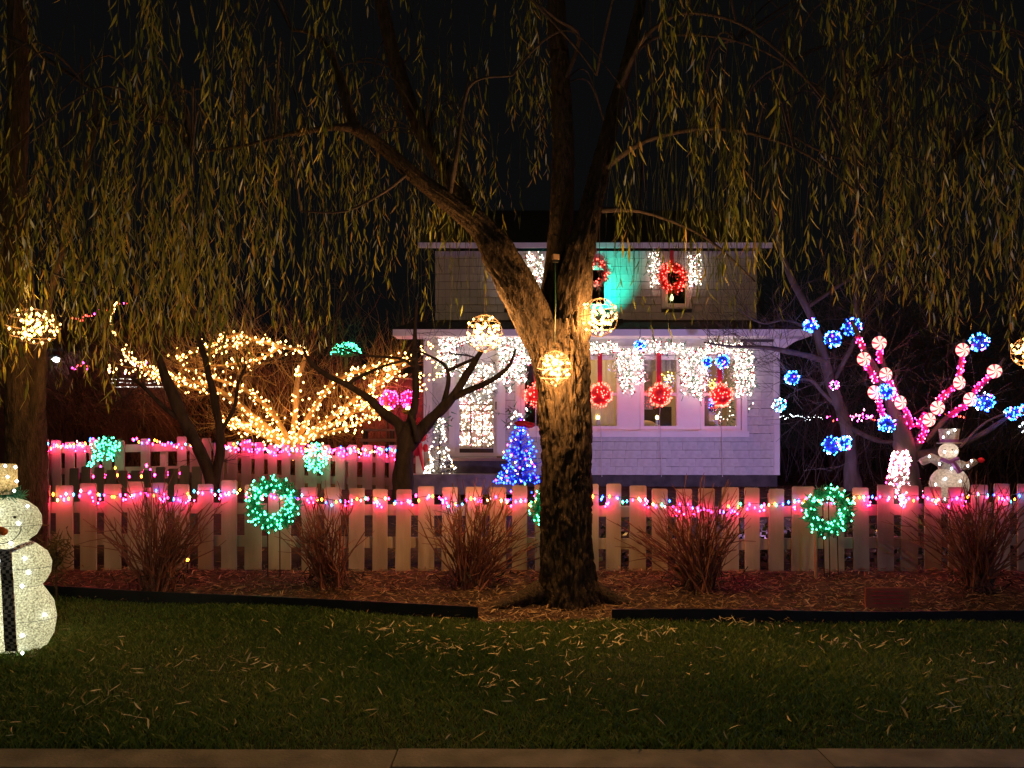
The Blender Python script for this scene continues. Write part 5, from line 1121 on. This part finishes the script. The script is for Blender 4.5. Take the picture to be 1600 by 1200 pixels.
shrub(1098, 7.9, 'wide bare shrub before the fence just right of the willow trunk', 132, 730, 92)
shrub(1528, 7.9, 'dark bare shrub before the fence at the right edge below the small snowman', 138, 722, 90)
# ------------------------------------------------------------------ edging, sign, small things
def edging(px0, y0, px1, y1, label):
    a = Vector((X(px0, y0), y0, 0)); e = Vector((X(px1, y1), y1, 0)); L = (e - a).length; n = int(L / 1.2) + 1; t_ = thing('bed_edging', (a + e) / 2, label, 'edging', 'black scalloped edging of the bed'); dirv = (e - a).normalized(); nrm = Vector((-dirv.y, dirv.x, 0))
    for s in range(n):
        b = MB(); seg = L / n; m = 16; vs = []
        for i in range(m + 1):
            p = a + dirv * (seg * s + seg * .995 * i / m); z = gz(p.x, p.y)
            for th in (-.012, .012):
                for q_ in range(2): vs.append(p + nrm * th + Vector((0, 0, (z - .03) if q_ == 0 else z + .105 + .012 * abs(math.sin(i * PI / 2 + .6)))))
        F = []
        for i in range(m):
            o = i * 4; F += [(o, o + 4, o + 5, o + 1), (o + 2, o + 3, o + 7, o + 6), (o + 1, o + 5, o + 7, o + 3)]
        F += [(0, 1, 3, 2), (m * 4, m * 4 + 2, m * 4 + 3, m * 4 + 1)]; b.add(vs, F, 'edging_plastic'); b.build('edging_board', t_)
edging(60, 7.75, 748, 7.08, 'black plastic edging of the bed left of the willow'); edging(956, 7.0, 1900, 7.0, 'black scalloped edging of the bed right of the willow')
d = 7.35; c = W(1386, 934, d); t_ = thing('garden_sign', G(1386, d), 'small reddish brown plaque sign standing in the bed below the right wreath', 'sign')
b = MB(); b.box(c, (.42, .018, .19), 'sign_face'); b.build('plaque', t_)
for s in (-.15, .15): b = MB(); b.tube([(c.x + s, d + .015, c.z + .05), (c.x + s, d + .015, gz(c.x, d) - .05)], .008, 'wire_dark', 5); b.build('stake', t_)
b = MB()
for r_ in range(4):
    w_ = R.uniform(.26, .34); b.box((c.x, d - .0105, c.z + .06 - r_ * .037), (w_, .003, .007), 'ribbon_red')
b.build('raised_rule', t_)
t_ = thing('ground_lamp', W(293, 876, 8.3), 'tiny orange marker lamp at the foot of the fence behind the first shrub', 'lamp'); b = MB(); b.sphere(W(293, 875, 8.3), .018, 'bulb_orange', 8, 5); b.build('lens', t_); b = MB(); b.tube([W(293, 877, 8.3), W(293, 895, 8.3)], .008, 'wire_dark'); b.build('stake', t_)
# plant tuft near the snowman
t_ = thing('dried_plant', G(88, 7.6), 'dry leafy clump between the lit snowman and the fence', 'plant'); b = MB()
for k in range(200): p = W(88, 868, 7.6) + Vector((R.gauss(0, .07), R.gauss(0, .07), R.gauss(0, .11))); b.tube([p, p + rv(.09)], [.008, .002], 'twig_olive', 3)
b.tube([G(88, 7.6), W(88, 850, 7.6)], .01, 'twig', 4); b.build('leaf_mass', t_, kind='stuff')
# ------------------------------------------------------------------ grass and fallen leaves
rs = np.random.RandomState(3)
def gzn(x, y): return np.array([gz(a, b_) for a, b_ in zip(x, y)])
def blades(n, name, x0, x1, y0, y1, lab, cat):
    x = rs.uniform(x0, x1, n); y = rs.uniform(y0, y1, n); x = np.clip(x, -1e9, 1e9); k_ = y < np.array([edge_y(a_) for a_ in x]) - .02; x = x[k_]; y = y[k_]; n = len(x); z = gzn(x, y); a = rs.uniform(0, 2 * PI, n); h = rs.uniform(.02, .05, n) * (1 + .5 * np.sin(x * 2.1) * np.cos(y * 1.7)); w_ = rs.uniform(.002, .0042, n)
    lx, ly = rs.normal(0, .5, n) * h, rs.normal(0, .5, n) * h; ca, sa = np.cos(a) * w_, np.sin(a) * w_
    V = np.stack([np.stack([x - ca, y - sa, z - .003], 1), np.stack([x + ca, y + sa, z - .003], 1), np.stack([x + lx * .4 + ca * .8, y + ly * .4 + sa * .8, z + h * .6], 1), np.stack([x + lx * 1.05, y + ly * 1.05, z + h], 1)], 1).reshape(-1, 3)
    F = np.arange(n * 4).reshape(n, 4); t = np.repeat(np.clip(.45 + .35 * np.sin(x * 1.3 + y * 2) * .5 + rs.normal(0, .2, n), 0, 1), 4)
    o = npmesh(name, V, F, 'grass_blade', t, kind='stuff'); tag(o, lab, cat)
blades(215000, 'grass', -5.6, 5.6, 4.05, 7.75, 'dark green lawn grass along the kerb', 'grass')
def leaves(n, name, fx, mat, lmin, lmax, lab, lift=.004, up=.35):
    V = []; T = []
    for k in range(n):
        x, y = fx(); z = gz(x, y) + lift + abs(R.gauss(0, .006)); a = R.uniform(0, 2 * PI); l = R.uniform(lmin, lmax); w_ = l * R.uniform(.035, .075); d_ = Vector((math.cos(a), math.sin(a), R.gauss(0, .25) * up)).normalized(); s = Vector((-math.sin(a), math.cos(a), R.uniform(-.9, .9))).normalized() * w_
        c = Vector((x, y, z + max(0, -d_.z * l))); cv = Vector((-math.sin(a), math.cos(a), .4)) * R.uniform(-.2, .2) * l; tn = R.random()
        pts = [c, c + d_ * l * .35 + cv * .5, c + d_ * l * .7 + cv * .55, c + d_ * l]
        for p, u in zip(pts, (.15, 1, .8, .05)): V.append(p - s * u); V.append(p + s * u); T += [tn, tn]
    n2 = len(V) // 8; F = []
    for i in range(n2):
        for j in range(3): o = i * 8 + j * 2; F.append((o, o + 1, o + 3, o + 2))
    ob = npmesh(name, np.array(V), np.array(F), mat, np.array(T), kind='stuff'); tag(ob, lab, 'leaves')
def bedpt():
    while 1:
        x = R.uniform(-6.2, 6.2); y = R.uniform(6.95, 8.6); px = 800 + x / y * 1200; yl = edge_y(x)
        if y > yl - .05 * R.random() or 748 < px < 956: return x, y
leaves(16000, 'leaf_litter', bedpt, 'litter_leaf', .04, .10, 'brown willow leaf litter covering the bed under the fence', .01, 1.0)
CL = [(R.uniform(-5, 5), R.uniform(4.2, 6.9)) for _ in range(34)]
def lawnpt():
    while 1:
        if R.random() < .28: q_ = R.choice(CL); return q_[0] + R.gauss(0, .22), min(6.95, max(4.1, q_[1] + R.gauss(0, .12)))
        x = R.uniform(-5.4, 5.4); y = R.uniform(4.1, 7.0); dd = abs(x - .5) * .35 + abs(y - 7) * .25
        if R.random() < max(.18, 1 - dd): return x, y
leaves(1500, 'fallen_leaves', lawnpt, 'lawn_leaf', .045, .105, 'scattered yellow willow leaves fallen on the lawn', .032, 1.5)
leaves(5000, 'leaf_litter', lambda: (R.uniform(3.8, 9), R.uniform(10, 18)) if R.random() < .6 else (R.uniform(-6, 6), R.uniform(8.7, 13.5)), 'litter_leaf', .05, .12, 'leaf litter in the yard behind the front fence', .006, .6)
# ground ivy behind the front fence, seen through the gaps
V = []; b = MB()
for k in range(1500):
    x = R.uniform(.4, 5.8); y = R.uniform(8.75, 9.4); p = Vector((x, y, gz(x, y) + R.uniform(0, .42))); q_ = rsph(); u = q_.orthogonal().normalized() * .035; v_ = q_.cross(u).normalized() * .03; b.add([p - u, p + v_, p + u, p - v_], [(0, 1, 2, 3)], 'ivy_leaf')
tag(b.build('ground_ivy', kind='stuff'), 'glossy ivy leaves showing through the gaps of the right front fence', 'ivy')
for o in bpy.data.objects:
    if '_w' in o.keys(): del o['_w']
